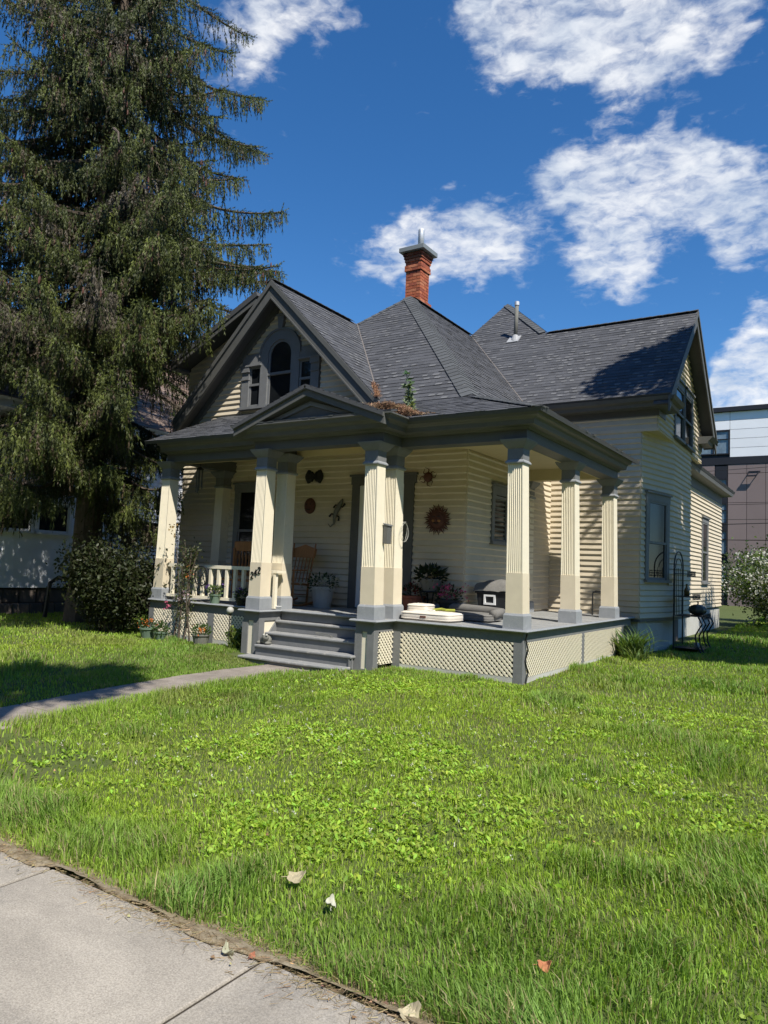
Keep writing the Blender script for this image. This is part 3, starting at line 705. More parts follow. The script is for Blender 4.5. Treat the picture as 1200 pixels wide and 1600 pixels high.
# ---------------------------------------------------------------- porch
S = .29; HP = .198; HS = 2.22
def ring(x1, y0, z, inset, dx=0, size=S):  # x1 = right edge, y0 = front edge of the plinth footprint
    return [(x1-size+inset+dx, y0+inset, z), (x1-inset+dx, y0+inset, z), (x1-inset+dx, y0+size-inset, z), (x1-size+inset+dx, y0+size-inset, z)]
def column(x1, y0, dx=-.03, zb=0.0, flutes=True, half=False):
    def lean(z): return dx*(z-HP)/(2.3-HP)
    def ins(z): return .024+(.036-.024)*(z-HP)/(HS-HP)
    rings = []
    zs = [.74, HS]
    nf = 7
    for z in zs:
        i = ins(z)+.003; r = ring(x1, y0, z, i, lean(z)); a, b = r[0], r[1]
        w = b[0]-a[0]; pts = [a]
        if flutes:
            m0 = .06*w
            for k in range(nf):
                c = a[0]+m0+(w-2*m0)*(k+.5)/nf; h = (w-2*m0)/nf
                pts += [(c-h*.5, a[1], z), (c-h*.16, a[1]+.012, z), (c+h*.16, a[1]+.012, z), (c+h*.5-.001, a[1], z)]
        pts += [b, r[2], r[3]]; rings.append(pts)
    col = MB().loft(rings).build('porch_column', 'column', H)
    MB().loft([ring(x1, y0, HP+.012, ins(HP), 0), ring(x1, y0, .74, ins(.74), lean(.74))]).build('column_base', 'column_low', col)
    MB().loft([ring(x1, y0, zb, 0), ring(x1, y0, HP-.018, .002), ring(x1, y0, HP, .012), ring(x1, y0, HP+.012, .018)]).build('plinth', 'plinth', col)
    lx = lean(2.3)
    MB().loft([ring(x1, y0, 2.2, .026, lx), ring(x1, y0, 2.215, .010, lx), ring(x1, y0, 2.232, .012, lx), ring(x1, y0, 2.255, .030, lx)]).build('necking', 'plinth', col)
    MB().loft([ring(x1, y0, 2.235, .033, lx), ring(x1, y0, 2.405, .033, lx), ring(x1, y0, 2.425, .012, lx), ring(x1, y0, 2.49, -.035, lx), ring(x1, y0, 2.522, -.05, lx), ring(x1, y0, 2.53, -.05, lx)]).build('capital', 'trim2', col)
    return col
XB, XCc, PB = -4.14, -2.0, .50
column(0, 0, -.045); column(0, 2.136, -.04); column(0, 4.305, -.03)
column(XCc, -PB, -.035); column(XCc, 0, -.03); column(XB, -PB, .01); column(XB, 0, .01); column(-6.99, 0, .03)
column(XC+.06, 4.305, 0); column(-6.99, YF-.27, .03, flutes=False)
# entablature
PROF = [(-.25, 2.885), (-.25, 2.52), (.0, 2.52), (.0, 2.66), (.025, 2.66), (.04, 2.69), (.15, 2.70), (.165, 2.76), (.19, 2.785), (.24, 2.80), (.262, 2.85), (.285, 2.862), (.285, 2.882)]
sweep([(-7.1, .03), (-4.44, .03), (-4.44, -.47), (-1.98, -.47), (-1.98, .03), (-.03, .03), (-.03, 4.44)], PROF, 'cornice', 'trim')
sweep([(-7.1, YF-.01), (-7.1, .06)], [(-.22, 2.885), (-.22, 2.53), (.0, 2.53), (.0, 2.68), (.25, 2.72), (.28, 2.85), (.28, 2.87)], 'cornice', 'trim')
MB().box((-1.69, 4.2, 2.525), (-.29, 4.43, 2.86)).build('beam', 'ceiling', H)
# inner faces of the beams are cream
ib = MB(); ib.box((-6.88, .28, 2.515), (-4.70, .30, 2.74)); ib.box((-4.2, .281, 2.515), (-2.24, .30, 2.74)); ib.box((-1.74, .28, 2.515), (-.28, .30, 2.74)); ib.box((-.30, .30, 2.515), (-.28, 4.2, 2.74)); ib.build('beam_facing', 'ceiling', H)
cl = MB()
for k in range(19):
    y = .30+.07*k; cl.box((-7.1, y+.002, 2.735), (-.29, y+.068, 2.75))
for k in range(20):
    x = -1.68+.07*k; cl.box((x+.002, 1.632, 2.735), (x+.068, 4.22, 2.75))
cl.box((-4.2, -.24, 2.735), (-2.22, .28, 2.75)); cl.box((-7.1, .29, 2.751), (-.29, 1.63, 2.76)); cl.box((-1.69, 1.63, 2.751), (-.29, 4.22, 2.76))
props(cl.build('ceiling', 'ceiling', H), kind='stuff')
sb = MB()
for x0, x1 in ((-4.74, -4.44), (-1.98, -1.68)): pass
# pediment
def pediment():
    yb = -.62; p = MB()
    p.prism([(-4.5, yb, 2.88), (-1.9, yb, 2.88), (-3.2, yb, 3.34)], (0, .05, 0)); pd = p.build('pediment', 'trim', H)
    for e in ((-1.80, -.765, 2.865), (-4.64, -.765, 2.865)):
        rake((-3.2, -.765, 3.385), e, OUT, .15, -.14, .0, '', '').build('rake_moulding', 'trim', pd)
        rake((-3.2, -.765, 3.395), (e[0], e[1], e[2]+.01), OUT, .06, .001, .03, '', '').build('rake_moulding', 'trim', pd)
        s = 1 if e[0] > -3 else -1
        rake((-3.2, yb, 3.175), (-3.2+s*.93, yb, 2.90), OUT, .065, .001, .03, '', '').build('panel_moulding', 'trim2', pd)
    MB().box((-4.13, yb-.03, 2.90), (-2.27, yb, 2.94)).build('panel_moulding', 'trim2', pd)
pediment()
roof([[(-4.73, -.755, 2.89), (-1.69, -.755, 2.89), (-1.69, -.60, 2.935), (-4.73, -.60, 2.935)]], (1, 0, 0), thick=.02, name='pediment_skirt')
# deck boards
def board(a, b, z=0, name='deck_board'):
    m = MB(); m.box((a[0], a[1], z-.028), (b[0], b[1], z+random.uniform(-.002, .002))); return m.build(name, 'deck', H)
x = -7.28
while x < -1.75:
    x1 = x+.098; y0 = -.045
    if -4.46 < x and x1 < -4.1: y0 = -.545
    if -2.34 < x+.03 and x1 < -1.93: y0 = -.545
    board((x+.003, y0), (x1-.003, YF)); x = x1
xw = x
y = -.045
while y < 5.42:
    y1 = min(y+.1, 5.45); board((xw+.003, y+.003), (.045, y1-.003)); y = y1
# nosing rim (worn, paler) and skirt boards
def rim(path, name, prof, m): sweep(path, prof, name, m)
RIM = [(.0, -.03), (.05, -.03), (.062, -.015), (.05, .004), (0, .004)]
rim([(-7.28, 0), (-4.46, 0)], 'deck_nosing', RIM, 'plinth')
rim([(-4.46, .0), (-4.46, -.515), (-4.115, -.515), (-4.115, 0), (-2.31, 0), (-2.31, -.515), (-1.965, -.515), (-1.965, 0), (.02, 0), (.02, 5.42)], 'deck_nosing', RIM, 'plinth')
SK = [(-.03, -.035), (0, -.035), (0, -.165), (-.03, -.165)]
for pth in ([(-7.28, .0), (-4.46, .0)], [(-1.99, .0), (.0, .0), (.0, 5.4)], [(-4.45, .0), (-4.45, -.5), (-4.125, -.5), (-4.125, .0)], [(-2.3, .0), (-2.3, -.5), (-1.99, -.5), (-1.99, .0)]):
    sweep(pth, SK, 'skirt_board', 'trim2')
def post(x0, x1, y0, y1, z0=-.80, z1=-.166): MB().box((x0, y0, z0), (x1, y1, z1)).build('corner_post', 'trim2', H)
for a in ((-.125, .004, -.004, .13), (-.03, .003, 2.44, 2.56), (-.03, .003, 4.75, 4.87), (-7.29, -7.16, -.004, .12), (-5.77, -5.62, -.003, .03), (-4.47, -4.35, -.505, -.38), (-4.24, -4.12, -.505, -.38), (-2.305, -2.19, -.505, -.38), (-2.10, -1.985, -.505, -.38), (-1.995, -1.86, -.004, .1), (-4.60, -4.46, -.003, .1)):
    post(*a)
# pedestal panels
for x0, x1 in ((-4.36, -4.23), (-2.20, -2.09)): MB().box((x0, -.485, -.70), (x1, -.47, -.166)).build('pedestal_panel', 'lattice', H)
for x0, x1, z0, z1 in ((-4.36, -4.23, -.8, -.68), (-2.2, -2.09, -.8, -.68)): MB().box((x0, -.50, z0), (x1, -.472, z1)).build('base_board', 'trim2', H)
MB().prism([(-4.128, -.38, -.19), (-4.128, -.03, -.19), (-4.128, -.38, -.62)], (-.012, 0, 0)).build('pedestal_panel', 'lattice', H)
MB().box((-4.16, -.38, -.8), (-4.14, 0, -.166)).build('pedestal_panel', 'trim2', H)
MB().bar((-4.115, -.50, -.66), (-4.115, -.02, -.15), .03, .11).build('stringer', 'trim2', H)
# lattice panels: two real layers of crossed slats
def lattice(m4, u0, u1, z0, z1, px=.072):
    m = MB(m4); W_ = u1-u0; Hh = z1-z0; w = .026
    for layer, sg in ((0, 1), (1, -1)):
        d = .002+.007*layer; c = -Hh if sg > 0 else 0
        while c < W_+(0 if sg > 0 else Hh):
            # line u = c + sg*t, z = t
            t0, t1 = 0, Hh
            if sg > 0: t0 = max(t0, -c); t1 = min(t1, W_-c)
            else: t0 = max(t0, c-W_); t1 = min(t1, c)
            if t1-t0 > .01:
                a0, a1 = u0+c+sg*t0, u0+c+sg*t1
                m.hexa([(a0-w*.7, z0+t0, d), (a0+w*.7, z0+t0, d), (a0+w*.7, z0+t0, d+.006), (a0-w*.7, z0+t0, d+.006), (a1-w*.7, z0+t1, d), (a1+w*.7, z0+t1, d), (a1+w*.7, z0+t1, d+.006), (a1-w*.7, z0+t1, d+.006)])
            c += px
    return m.build('lattice_panel', 'lattice', H)
F0 = frame((0, .012, 0), (1, 0)); R0 = frame((-.012, 0, 0), (0, 1))
lattice(F0, -7.16, -5.77, -.60, -.166); lattice(F0, -5.62, -4.60, -.60, -.166); lattice(F0, -1.86, -.125, -.62, -.166)
lattice(R0, .13, 2.44, -.62, -.166, .065); lattice(R0, 2.56, 4.75, -.62, -.166, .065)
lattice(frame((-1.99, 0, 0), (0, 1)), -.38, -.02, -.62, -.166)
bb = MB()
bb.box((-7.28, .0, -.85), (-4.47, .025, -.60)); bb.build('base_board', 'found', H)
bb = MB(); bb.box((-1.99, .0, -.9), (-.02, .025, -.62)); bb.box((-.025, .03, -.9), (0, 5.3, -.62)); bb.build('base_board', 'found', H)
bb = MB(); bb.box((-7.2, .35, -.8), (-.3, .37, -.1)); bb.box((-.4, .4, -.8), (-.38, 5.3, -.1)); bb.build('underdeck_shade_sheet', 'black', H)  # black sheet behind the lattice, put in for the shade under the deck
# steps
for i, (y0, y1, z, xa, xb) in enumerate(((-.15, .02, -.16, -4.11, -2.31), (-.38, -.12, -.335, -4.11, -2.31), (-.61, -.35, -.51, -4.11, -2.28), (-.84, -.58, -.665, -4.22, -2.30))):
    MB().box((xa, y0, z-.038), (xb, y1, z)).build('step_tread', 'tread', H, bevel=.012)
    MB().box((xa+.01, y0+.035, z-.175), (xb-.01, y0+.055, z-.037)).build('step_riser', 'trim2', H)
MB().box((-4.11, .0, -.15), (-2.31, .02, -.03)).build('step_riser', 'trim2', H)
MB().box((-2.335, -.6, -.8), (-2.31, -.38, -.55)).build('stringer', 'trim2', H)
# railing on the left bay and its short return between the paired columns
rl = MB(); rl.box((-6.98, .10, .60), (-4.42, .17, .66)); rail = rl.build('porch_railing', 'column', H)
MB().box((-6.98, .105, .06), (-4.42, .165, .11)).build('bottom_rail', 'column', rail)
n = 13
for i in range(n):
    xx = -6.86+(2.34)*i/(n-1)
    MB().loft([[(xx-.028, .108, .11), (xx+.028, .108, .11), (xx+.028, .162, .11), (xx-.028, .162, .11)], [(xx-.028, .108, .60), (xx+.028, .108, .60), (xx+.028, .162, .60), (xx-.028, .162, .60)]]).build('baluster', 'column', rail)
MB().box((-4.3, -.21, .58), (-4.06, 0.0, .62)).build('rail_stub', 'column', rail)
MB().box((-4.15, -.20, .02), (-4.10, -.14, .58)).build('rail_stub', 'column', rail)
MB().box((-7.02, 1.0, .58), (-6.96, 1.36, .62)).build('rail_stub', 'column', rail)
# porch lamp
MB().lathe((-3.06, .34, 2.60), [(.03, 0), (.075, .03), (.09, .08), (.07, .135)], 12).build('ceiling_lamp', 'amber', H, smooth=True)
# ---------------------------------------------------------------- neighbouring house on the left
nb = thing('neighbour_house', 'white house with brown shingle roof half hidden behind the big spruce', 'house', (-15, 2, -.68))
def nbox(a, b, name, m, par=None, **k): return MB().box(a, b).build(name, m, par or nb, **k)
nbox((-19, -7, -.1), (-13.42, 14, 4.28), 'wall', 'white')
nbox((-13.9, -7, -.09), (-13.0, 2.75, 2.36), 'sunroom', 'stucco')
nbox((-13.95, -7.1, 2.36), (-12.93, 2.82, 2.43), 'sunroom_cap', 'white')
nbox((-13.2, 2.66, -.09), (-12.975, 2.78, 2.36), 'corner_board', 'white')
def nbsiding():
    m = MB(frame((-13.415, -7, 0), (0, 1))); z = -.05
    while z < 4.1:
        m.hexa([(0, z, -.01), (21, z, -.01), (21, z, .022), (0, z, .022), (0, z+.112, -.01), (21, z+.112, -.01), (21, z+.112, .005), (0, z+.112, .005)]); z += .11
    props(m.build('siding', 'white_side', nb), kind='stuff')
nbsiding()
nbox((-13.4, -7, 4.1), (-12.85, 14.2, 4.30), 'cornice', 'white')
rs = roof([[(-12.75, -7.3, 4.32), (-12.75, 14.4, 4.32), (-17.5, 14.4, 8.0), (-17.5, -7.3, 8.0)]], (0, 1, 0), parent=nb, m='brownshingle', under='white', cols=[(.17, .115, .085), (.13, .09, .07), (.20, .15, .12), (.15, .11, .09)], tabw=(.2, .5), expo=.18)
roof([[(-17.5, -7.3, 8.0), (-17.5, 14.4, 8.0), (-22, 14.4, 4.4), (-22, -7.3, 4.4)]], (0, 1, 0), parent=nb, m='brownshingle', under='white', cols=[(.17, .115, .085)], tabw=(1, 2), expo=.5)
NF = frame((-13.41, -7, 0), (0, 1)); N2 = frame((-13.0, -7, 0), (0, 1))
for y0, y1, z0, z1 in ((10.9, 11.7, 3.0, 3.95), (12.3, 13.1, 3.0, 3.95), (11.5, 12.4, .35, 1.75), (13.3, 14.1, .35, 1.75)):
    window(NF, y0, y1, z0, z1, cas=.11, sashm='white', casm='white', parent=nb, head=.12, glass='glass_b' if z0 > 2 else 'glass')
for k in range(6): window(N2, 3.2+1.0*k, 3.2+1.0*k+.82, 1.26, 1.95, cas=.08, sashm='white', casm='white', head=.08, parent=nb, divide=.97)
for r_ in range(2):
    y = -5.0
    while y < 4.5:
        w = random.uniform(.3, .55); x0 = -13.0 - .05 + .09*(1-r_)
        MB().box((x0-.3, y+.008, -.78+.33*r_), (x0+random.uniform(0, .03), y+w-.008, -.46+.33*r_)).build('stone', 'stone', nb, bevel=.02); y += w
nbox((-13.38, -7, -.8), (-13.2, 14, -.05), 'foundation', 'stone')
pm = MB(); pm.tube([(-11.4, .55, -.72), (-11.36, .60, .10), (-11.28, .75, .22), (-11.1, .8, .18)], [.05, .045, .05, .06], 8)
pump = thing('hand_pump', 'thin dark garden pump post standing on the shaded lawn by the white house', 'pump', (-11.4, .55, -.7)); pm.build('post', 'iron', pump); MB().box((-11.5, .45, -.72), (-11.2, .65, -.68)).build('base', 'stone', pump)
# blue barrel beyond the shrub
br = thing('barrel', 'blue plastic barrel lying behind the dark shrub', 'barrel', (-11, 1.9, -.2))
def barrel():
    m = MB(); R_ = [(.05, -.48), (.20, -.46), (.27, -.36), (.29, -.15), (.29, .15), (.27, .36), (.20, .46), (.05, .48)]
    c = Vector((-10.4, 1.35, .28)); rings = []
    for r, x in R_: rings.append([(c.x+x*.75, c.y+x*.66+0*r, c.z+0) if False else tuple(c+Vector((.75, .66, 0))*x+Vector((-.66, .75, 0))*r*math.cos(t)+Vector((0, 0, 1))*r*math.sin(t)) for t in [2*math.pi*k/14 for k in range(14)]])
    m.loft(rings).build('drum', 'bluetank', br, smooth=True)
    MB().box((-10.75, 1.0, -.7), (-10.55, 1.6, .0)).build('leg', 'stone', br); MB().box((-10.25, 1.2, -.7), (-10.05, 1.8, .0)).build('leg', 'stone', br)
barrel()

# ---------------------------------------------------------------- modern block behind on the right
ap = thing('apartment_building', 'modern block with white panels above and mauve panels below, behind the house', 'building', (10, 45, -.7))
def abox(a, b, name, m, par=None): return MB().box(a, b).build(name, m, par or ap)
BY = 40
abox((-16, BY+.1, -1), (15, BY+18, 11.4), 'core', 'dkpanel')
abox((-16.2, BY-.25, 11.28), (15.2, BY+18, 11.55), 'parapet_cap', 'dkpanel')
abox((-16, BY-.06, 7.98), (15, BY+.1, 8.42), 'band', 'dkpanel')
wins = [(-4.75, -2.92, 8.62, 10.12), (2.5, 4.3, 8.62, 10.12), (9, 10.8, 8.62, 10.12)]
z = 8.43
while z < 11.2:
    z1 = min(z+.575, 11.27); xs_ = [-16, -9, -2.9, 4.3, 10.8, 15]
    for a, b in zip(xs_[:-1], xs_[1:]):
        segs = [(a, b)]
        for w0, w1, h0, h1 in wins:
            if h0-.02 < (z+z1)/2 < h1+.02: segs = [s for p, q in segs for s in ((p, min(q, w0)), (max(p, w1), q)) if s[1]-s[0] > .05]
        for p, q in segs: abox((p+.012, BY-.03, z+.012), (q-.012, BY+.08, z1-.012), 'panel', 'wpanel')
    z = z1
def awin(x0, x1, z0, z1, mull=True):
    f = MB(); t = .07
    f.box((x0, BY-.05, z0), (x0+t, BY+.05, z1)); f.box((x1-t, BY-.05, z0), (x1, BY+.05, z1)); f.box((x0+t, BY-.05, z0), (x1-t, BY+.05, z0+t)); f.box((x0+t, BY-.05, z1-t), (x1-t, BY+.05, z1))
    if mull: f.box(((x0+x1)/2-.04, BY-.05, z0+t), ((x0+x1)/2+.04, BY+.05, z1-t))
    f.box((x0+t, BY-.051, z0+(z1-z0)*.62), (x1-t, BY+.05, z0+(z1-z0)*.62+.05))
    w = f.build('window', 'dkpanel', ap)
    MB().box((x0+t, BY+.02, z0+t), (x1-t, BY+.04, z1-t)).build('pane', 'glass_b', w)
    for k in range(4): MB().box((x0+t+.02, BY+.041, z0+.15+.22*k), (x1-t-.02, BY+.055, z0+.24+.22*k)).build('blind', 'wpanel', w)
for w in wins: awin(*w)
cols_ = [-16, -12, -8, -3.0, -1.95, -.92, .1, 1.3, 2.6, 4.0, 6, 9, 12, 15]; rows_ = [-1, 1.4, 3.3, 5.6, 7.4, 7.97]
for a, b in zip(cols_[:-1], cols_[1:]):
    for c, d in zip(rows_[:-1], rows_[1:]):
        a2 = -3.75 if a == -8 else None
        abox((a+.012, BY-.03, c+.012), ((b if a2 is None else a2)-.012, BY+.08, d-.012), 'panel', 'mauve')
for z0, z1 in ((6.0, 7.1), (4.3, 5.6), (2.4, 3.9), (.4, 1.9)): awin(-3.72, -3.02, z0, z1, False)
for z0, z1 in ((7.1, 7.9), (5.6, 6.0), (3.9, 4.3)): abox((-3.72, BY-.02, z0+.01), (-3.02, BY+.06, z1-.01), 'panel', 'dkpanel')
fl = MB(); fl.bar((-1.95, BY-.3, 7.22), (-1.35, BY-.3, 7.24), .04); fl.bar((-1.9, BY-.3, 7.22), (-1.8, BY-.04, 7.5), .04); fl.bar((-1.4, BY-.3, 7.24), (-1.25, BY-.04, 7.5), .04); fl.bar((-1.85, BY-.05, 7.5), (-1.2, BY-.05, 7.5), .04); fl.box((-1.95, BY-.36, 7.16), (-1.4, BY-.22, 7.22)); fl.build('floodlight', 'dkpanel', ap)
# utility lines
pole = thing('utility_pole', 'wooden utility pole with a crossarm carrying the overhead lines', 'pole', (17, 30, -.7))
MB().tube([(17, 30, -1), (17, 30, 9)], [.16, .11], 8).build('post', 'bark', pole); MB().box((16.95, 28.9, 7.6), (17.08, 31.1, 7.75)).build('crossarm', 'bark', pole)
pole2 = copy_thing(pole, (-30, 30, -.7), 'wooden utility pole hidden behind the cottage at the far end of the lines')
for i, (za, zb, yy) in enumerate(((5.35, 7.1, 29.2), (4.55, 4.9, 29.6), (4.15, 4.05, 30.2), (3.1, 4.4, 30.6), (3.0, 3.2, 30.9))):
    pts = [(-30+47*t, yy, za+(zb-za)*t-1.2*t*(1-t)) for t in [k/16 for k in range(17)]]
    w = MB().tube(pts, .012 if i != 3 else .02, 5)
    props(w.build('utility_wire', 'black'), ['topmost overhead wire rising to the right before the mauve panels', 'second overhead wire from the top before the mauve panels', 'overhead wire just above the thick cable', 'thick black overhead cable before the mauve panels', 'lowest thin overhead wire under the thick cable'][i], 'wire', 'overhead wires behind the house')
# ---------------------------------------------------------------- vegetation
def rot_from_dirs(d, roll):
    """(N,3,3) matrices whose local +x maps to d"""
    d = d/np.linalg.norm(d, axis=1, keepdims=True)
    ref = np.where(np.abs(d[:, 2:3]) < .95, np.array([[0, 0, 1.]]), np.array([[1., 0, 0]]))
    b = np.cross(d, ref); b /= np.linalg.norm(b, axis=1, keepdims=True); c = np.cross(d, b)
    cs, sn = np.cos(roll)[:, None], np.sin(roll)[:, None]
    y = b*cs+c*sn; z = -b*sn+c*cs
    return np.stack([d, y, z], 2)
def scatter(tv, tf, pos, dirs, size, col, roll=None, colgrad=None):
    n = len(pos); roll = rng.uniform(0, 2*math.pi, n) if roll is None else roll
    Rm = rot_from_dirs(dirs, roll); sz = np.asarray(size)
    sz = sz[:, None] if sz.ndim == 1 else sz
    t = tv[None]*(sz[:, None, :] if sz.shape[1] == 3 else sz[:, :, None])
    v = np.einsum('nij,nkj->nki', Rm, t)+pos[:, None]
    f = tf[None]+np.arange(n)[:, None, None]*len(tv)
    c = np.repeat(col[:, None], len(tv), 1)
    if colgrad is not None: c = c*colgrad[None, :, None]
    return v.reshape(-1, 3), f.reshape(-1, tf.shape[1]), c.reshape(-1, 3)
LEAF_V = np.array([(0, 0, 0), (.35, .28, .05), (1, 0, -.06), (.35, -.28, .05)], float); LEAF_F = np.array([(0, 1, 2), (0, 2, 3)])
def jitter(col, n, s=.2, hue=.12):
    c = np.array(col)[None]*rng.uniform(1-s, 1+s, (n, 1)); c = c*(1+rng.uniform(-hue, hue, (n, 3))); return np.clip(c, .002, 1)
def unit(n):
    v = rng.normal(size=(n, 3)); return v/np.linalg.norm(v, axis=1, keepdims=True)
# twig of needles hanging along +x, length 1, width set by y/z scale
def twig():
    v = []; f = []
    K = 7
    for k in range(K):
        x = k/K
        for s in range(2):
            a = math.pi*s+k*1.15; w = .95*(1-.5*x*x)
            cy, cz = math.cos(a), math.sin(a); px, pz = -cz, cy; i = len(v)
            v += [(x-.03, .075*px, .075*pz), (x+.14, -.08*px, -.08*pz), (x+.26, w*cy, w*cz)]; f.append((i, i+1, i+2))
    return np.array(v, float), np.array(f)
TW_V, TW_F = twig()
def spruce():
    t = thing('spruce_tree', 'tall dark spruce with drooping boughs left of the cottage', 'tree', (-10.15, .55, -.68))
    bx, by = -10.15, .55
    tr = MB(); zz = np.linspace(-.8, 21, 16)
    tr.tube([(bx+.05*math.sin(z*.5), by+.05*math.cos(z*.4), z) for z in zz], [.30*(1-z/22.5)**.8 if z > 0 else .36 for z in zz], 10); tr.build('trunk', 'bark', t)
    P, D, Sz, Cc = [], [], [], []; br = MB(); cones = []
    nb_ = 335; NX_ = 20
    for i in range(nb_+NX_):
        z0 = 1.9+19.0*(i/nb_)**1.08+random.uniform(-.15, .15)
        az = i*2.39996+random.uniform(-.35, .35)
        if i < nb_ and z0 < 5.6 and random.random() < .58: continue
        if i >= nb_: q_ = (i-nb_)/NX_; z0, az = (5.6+3.4*(q_*2), -.20+.13*math.sin(i*1.7)) if q_ < .5 else (2.8+3.4*(q_*2-1), -.66+.25*math.sin(i*1.7))
        L_ = (4.0 if z0 < 6 else 4.0-.10*min(5, z0-6))*min(1, ((22.5-z0)/10.5))*random.uniform(.75, 1.05)*(.62 if math.cos(az+.6) > .2 and z0 > 6.5 else 1)
        if z0 < 3.2: L_ *= .95
        if z0 > 14.5 and random.random() < .6: continue
        if math.cos(az+.6) < -.1 and z0 > 4: L_ *= 1.2
        if math.cos(az+.6) < -.8 and random.random() < .35: continue
        if i >= nb_: L_ = random.uniform(3.1, 3.75) if i < nb_+NX_//2 else random.uniform(2.6, 4.0)
        if L_ < .3: continue
        ca, sa = math.cos(az), math.sin(az); n = max(6, int(L_/.16))
        droop = random.uniform(.32, .62) if z0 < 14 else random.uniform(-.1, .3)
        dead = random.random() < (.10 if z0 < 9 else .04)
        pts = []
        for k in range(n+1):
            s = k/n; r = L_*s; dz = -droop*L_*(s**.9)*(.75)+.62*droop*L_*max(0, s-.55)**1.4*2
            wob = .12*math.sin(5*s+i); pts.append(np.array([bx+ca*r-sa*wob*s, by+sa*r+ca*wob*s, z0+dz]))
        for k in range(n+1):
            x_, y_, z_ = pts[k]
            if (x_ > -9.15 and y_ > .9 and z_ < 7) or (x_ > -7.75 and y_ > -.75 and z_ < 3.9) or (x_ > -9.1 and y_ > .95 and z_ < 6.6): n = k-1; break
        if n < 4: continue
        pts = pts[:n+1]
        br.tube(pts, [.055*(1-.85*k/n)*min(1, L_/2.5)+.006 for k in range(n+1)], 5, cap=False)
        for k in range(2, n+1):
            s = k/n; p = pts[k]; d = pts[k]-pts[k-1]; d /= np.linalg.norm(d)
            side = np.array([-sa, ca, 0])
            for sg in (-1, 1):
                if random.random() < .12: continue
                sl = (.25+.62*(1-s)**.7*min(1, s*2.2))*random.uniform(.6, 1.15)*min(1, L_/2.2)
                m = max(2, int(sl/.085)); bd = d*.62+side*sg*random.uniform(.55, .95)+np.array([0, 0, -.16]); bd /= np.linalg.norm(bd)
                for j in range(m+1):
                    q = p+bd*sl*(j/m)+np.array([0, 0, -.28*sl*(j/m)**2])
                    tipn = s*.6+.4*j/m
                    # spray along the branchlet
                    P.append(q-bd*.05); D.append(bd+rng.normal(0, .22, 3)+np.array([0, 0, -.12])); Sz.append((.17, .026, .026)); Cc.append((0, tipn, dead))
                    # pendulous twigs
                    for _ in range((random.choice((2, 3)) if z0 < 13 and ca*.6-sa*.8 > -.5 else 1) if s > .25 else 1):
                        if random.random() < .24: continue
                        hl = random.uniform(.16, .42)*(1.2-.45*tipn)
                        P.append(q+rng.normal(0, .03, 3)); D.append(np.array([0, 0, -1.])+rng.normal(0, .17, 3)+bd*.14); Sz.append((hl, .030, .030)); Cc.append((1, tipn, dead))
            # upper sprays along the bough itself
            if s > .35:
                for _ in range(2):
                    P.append(p); D.append(d+rng.normal(0, .35, 3)+np.array([0, 0, .15])); Sz.append((.20, .032, .032)); Cc.append((0, s, dead))
        if z0 > 5 and random.random() < .5:
            for _ in range(random.randint(2, 5)): cones.append(pts[-1-random.randint(0, 2)]+rng.normal(0, .08, 3)-np.array([0, 0, .08]))
    P = np.array(P); D = np.array(D); Sz = np.array(Sz); C3 = np.array(Cc, float); n = len(P)
    Sz = Sz*rng.uniform(.8, 1.25, (n, 1))
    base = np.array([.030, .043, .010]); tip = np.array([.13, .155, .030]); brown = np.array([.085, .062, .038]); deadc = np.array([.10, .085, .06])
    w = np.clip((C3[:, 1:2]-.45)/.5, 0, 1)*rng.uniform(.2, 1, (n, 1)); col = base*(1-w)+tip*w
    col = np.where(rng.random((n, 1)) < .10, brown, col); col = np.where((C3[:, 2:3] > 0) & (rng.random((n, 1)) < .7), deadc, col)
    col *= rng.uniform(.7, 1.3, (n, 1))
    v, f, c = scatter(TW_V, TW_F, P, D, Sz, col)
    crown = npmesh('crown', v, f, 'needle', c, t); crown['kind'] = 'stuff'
    b = br.build('branches', 'bark', t); b['kind'] = 'stuff'
    cm = MB()
    for q in cones: cm.lathe((q[0], q[1], q[2]-.06), [(.004, -.07), (.016, -.05), (.02, 0), (.014, .04), (.003, .06)], 5)
    props(cm.build('cones', 'rust', t), kind='stuff')
    # two bare broken limbs hanging in the crown
    for a, q in (((-7.8, -1.1, 8.6), (-7.2, -1.4, 8.0)), ((-9.0, -1.6, 2.7), (-8.75, -1.75, 1.75))): MB().tube([a, ((a[0]+q[0])/2+.05, (a[1]+q[1])/2, (a[2]+q[2])/2+.04), q], [.03, .02, .012], 6).build('broken_branch', 'bark', t)
    return n
random.seed(23); rng = np.random.default_rng(23)
NSP = spruce()
random.seed(5); rng = np.random.default_rng(5)
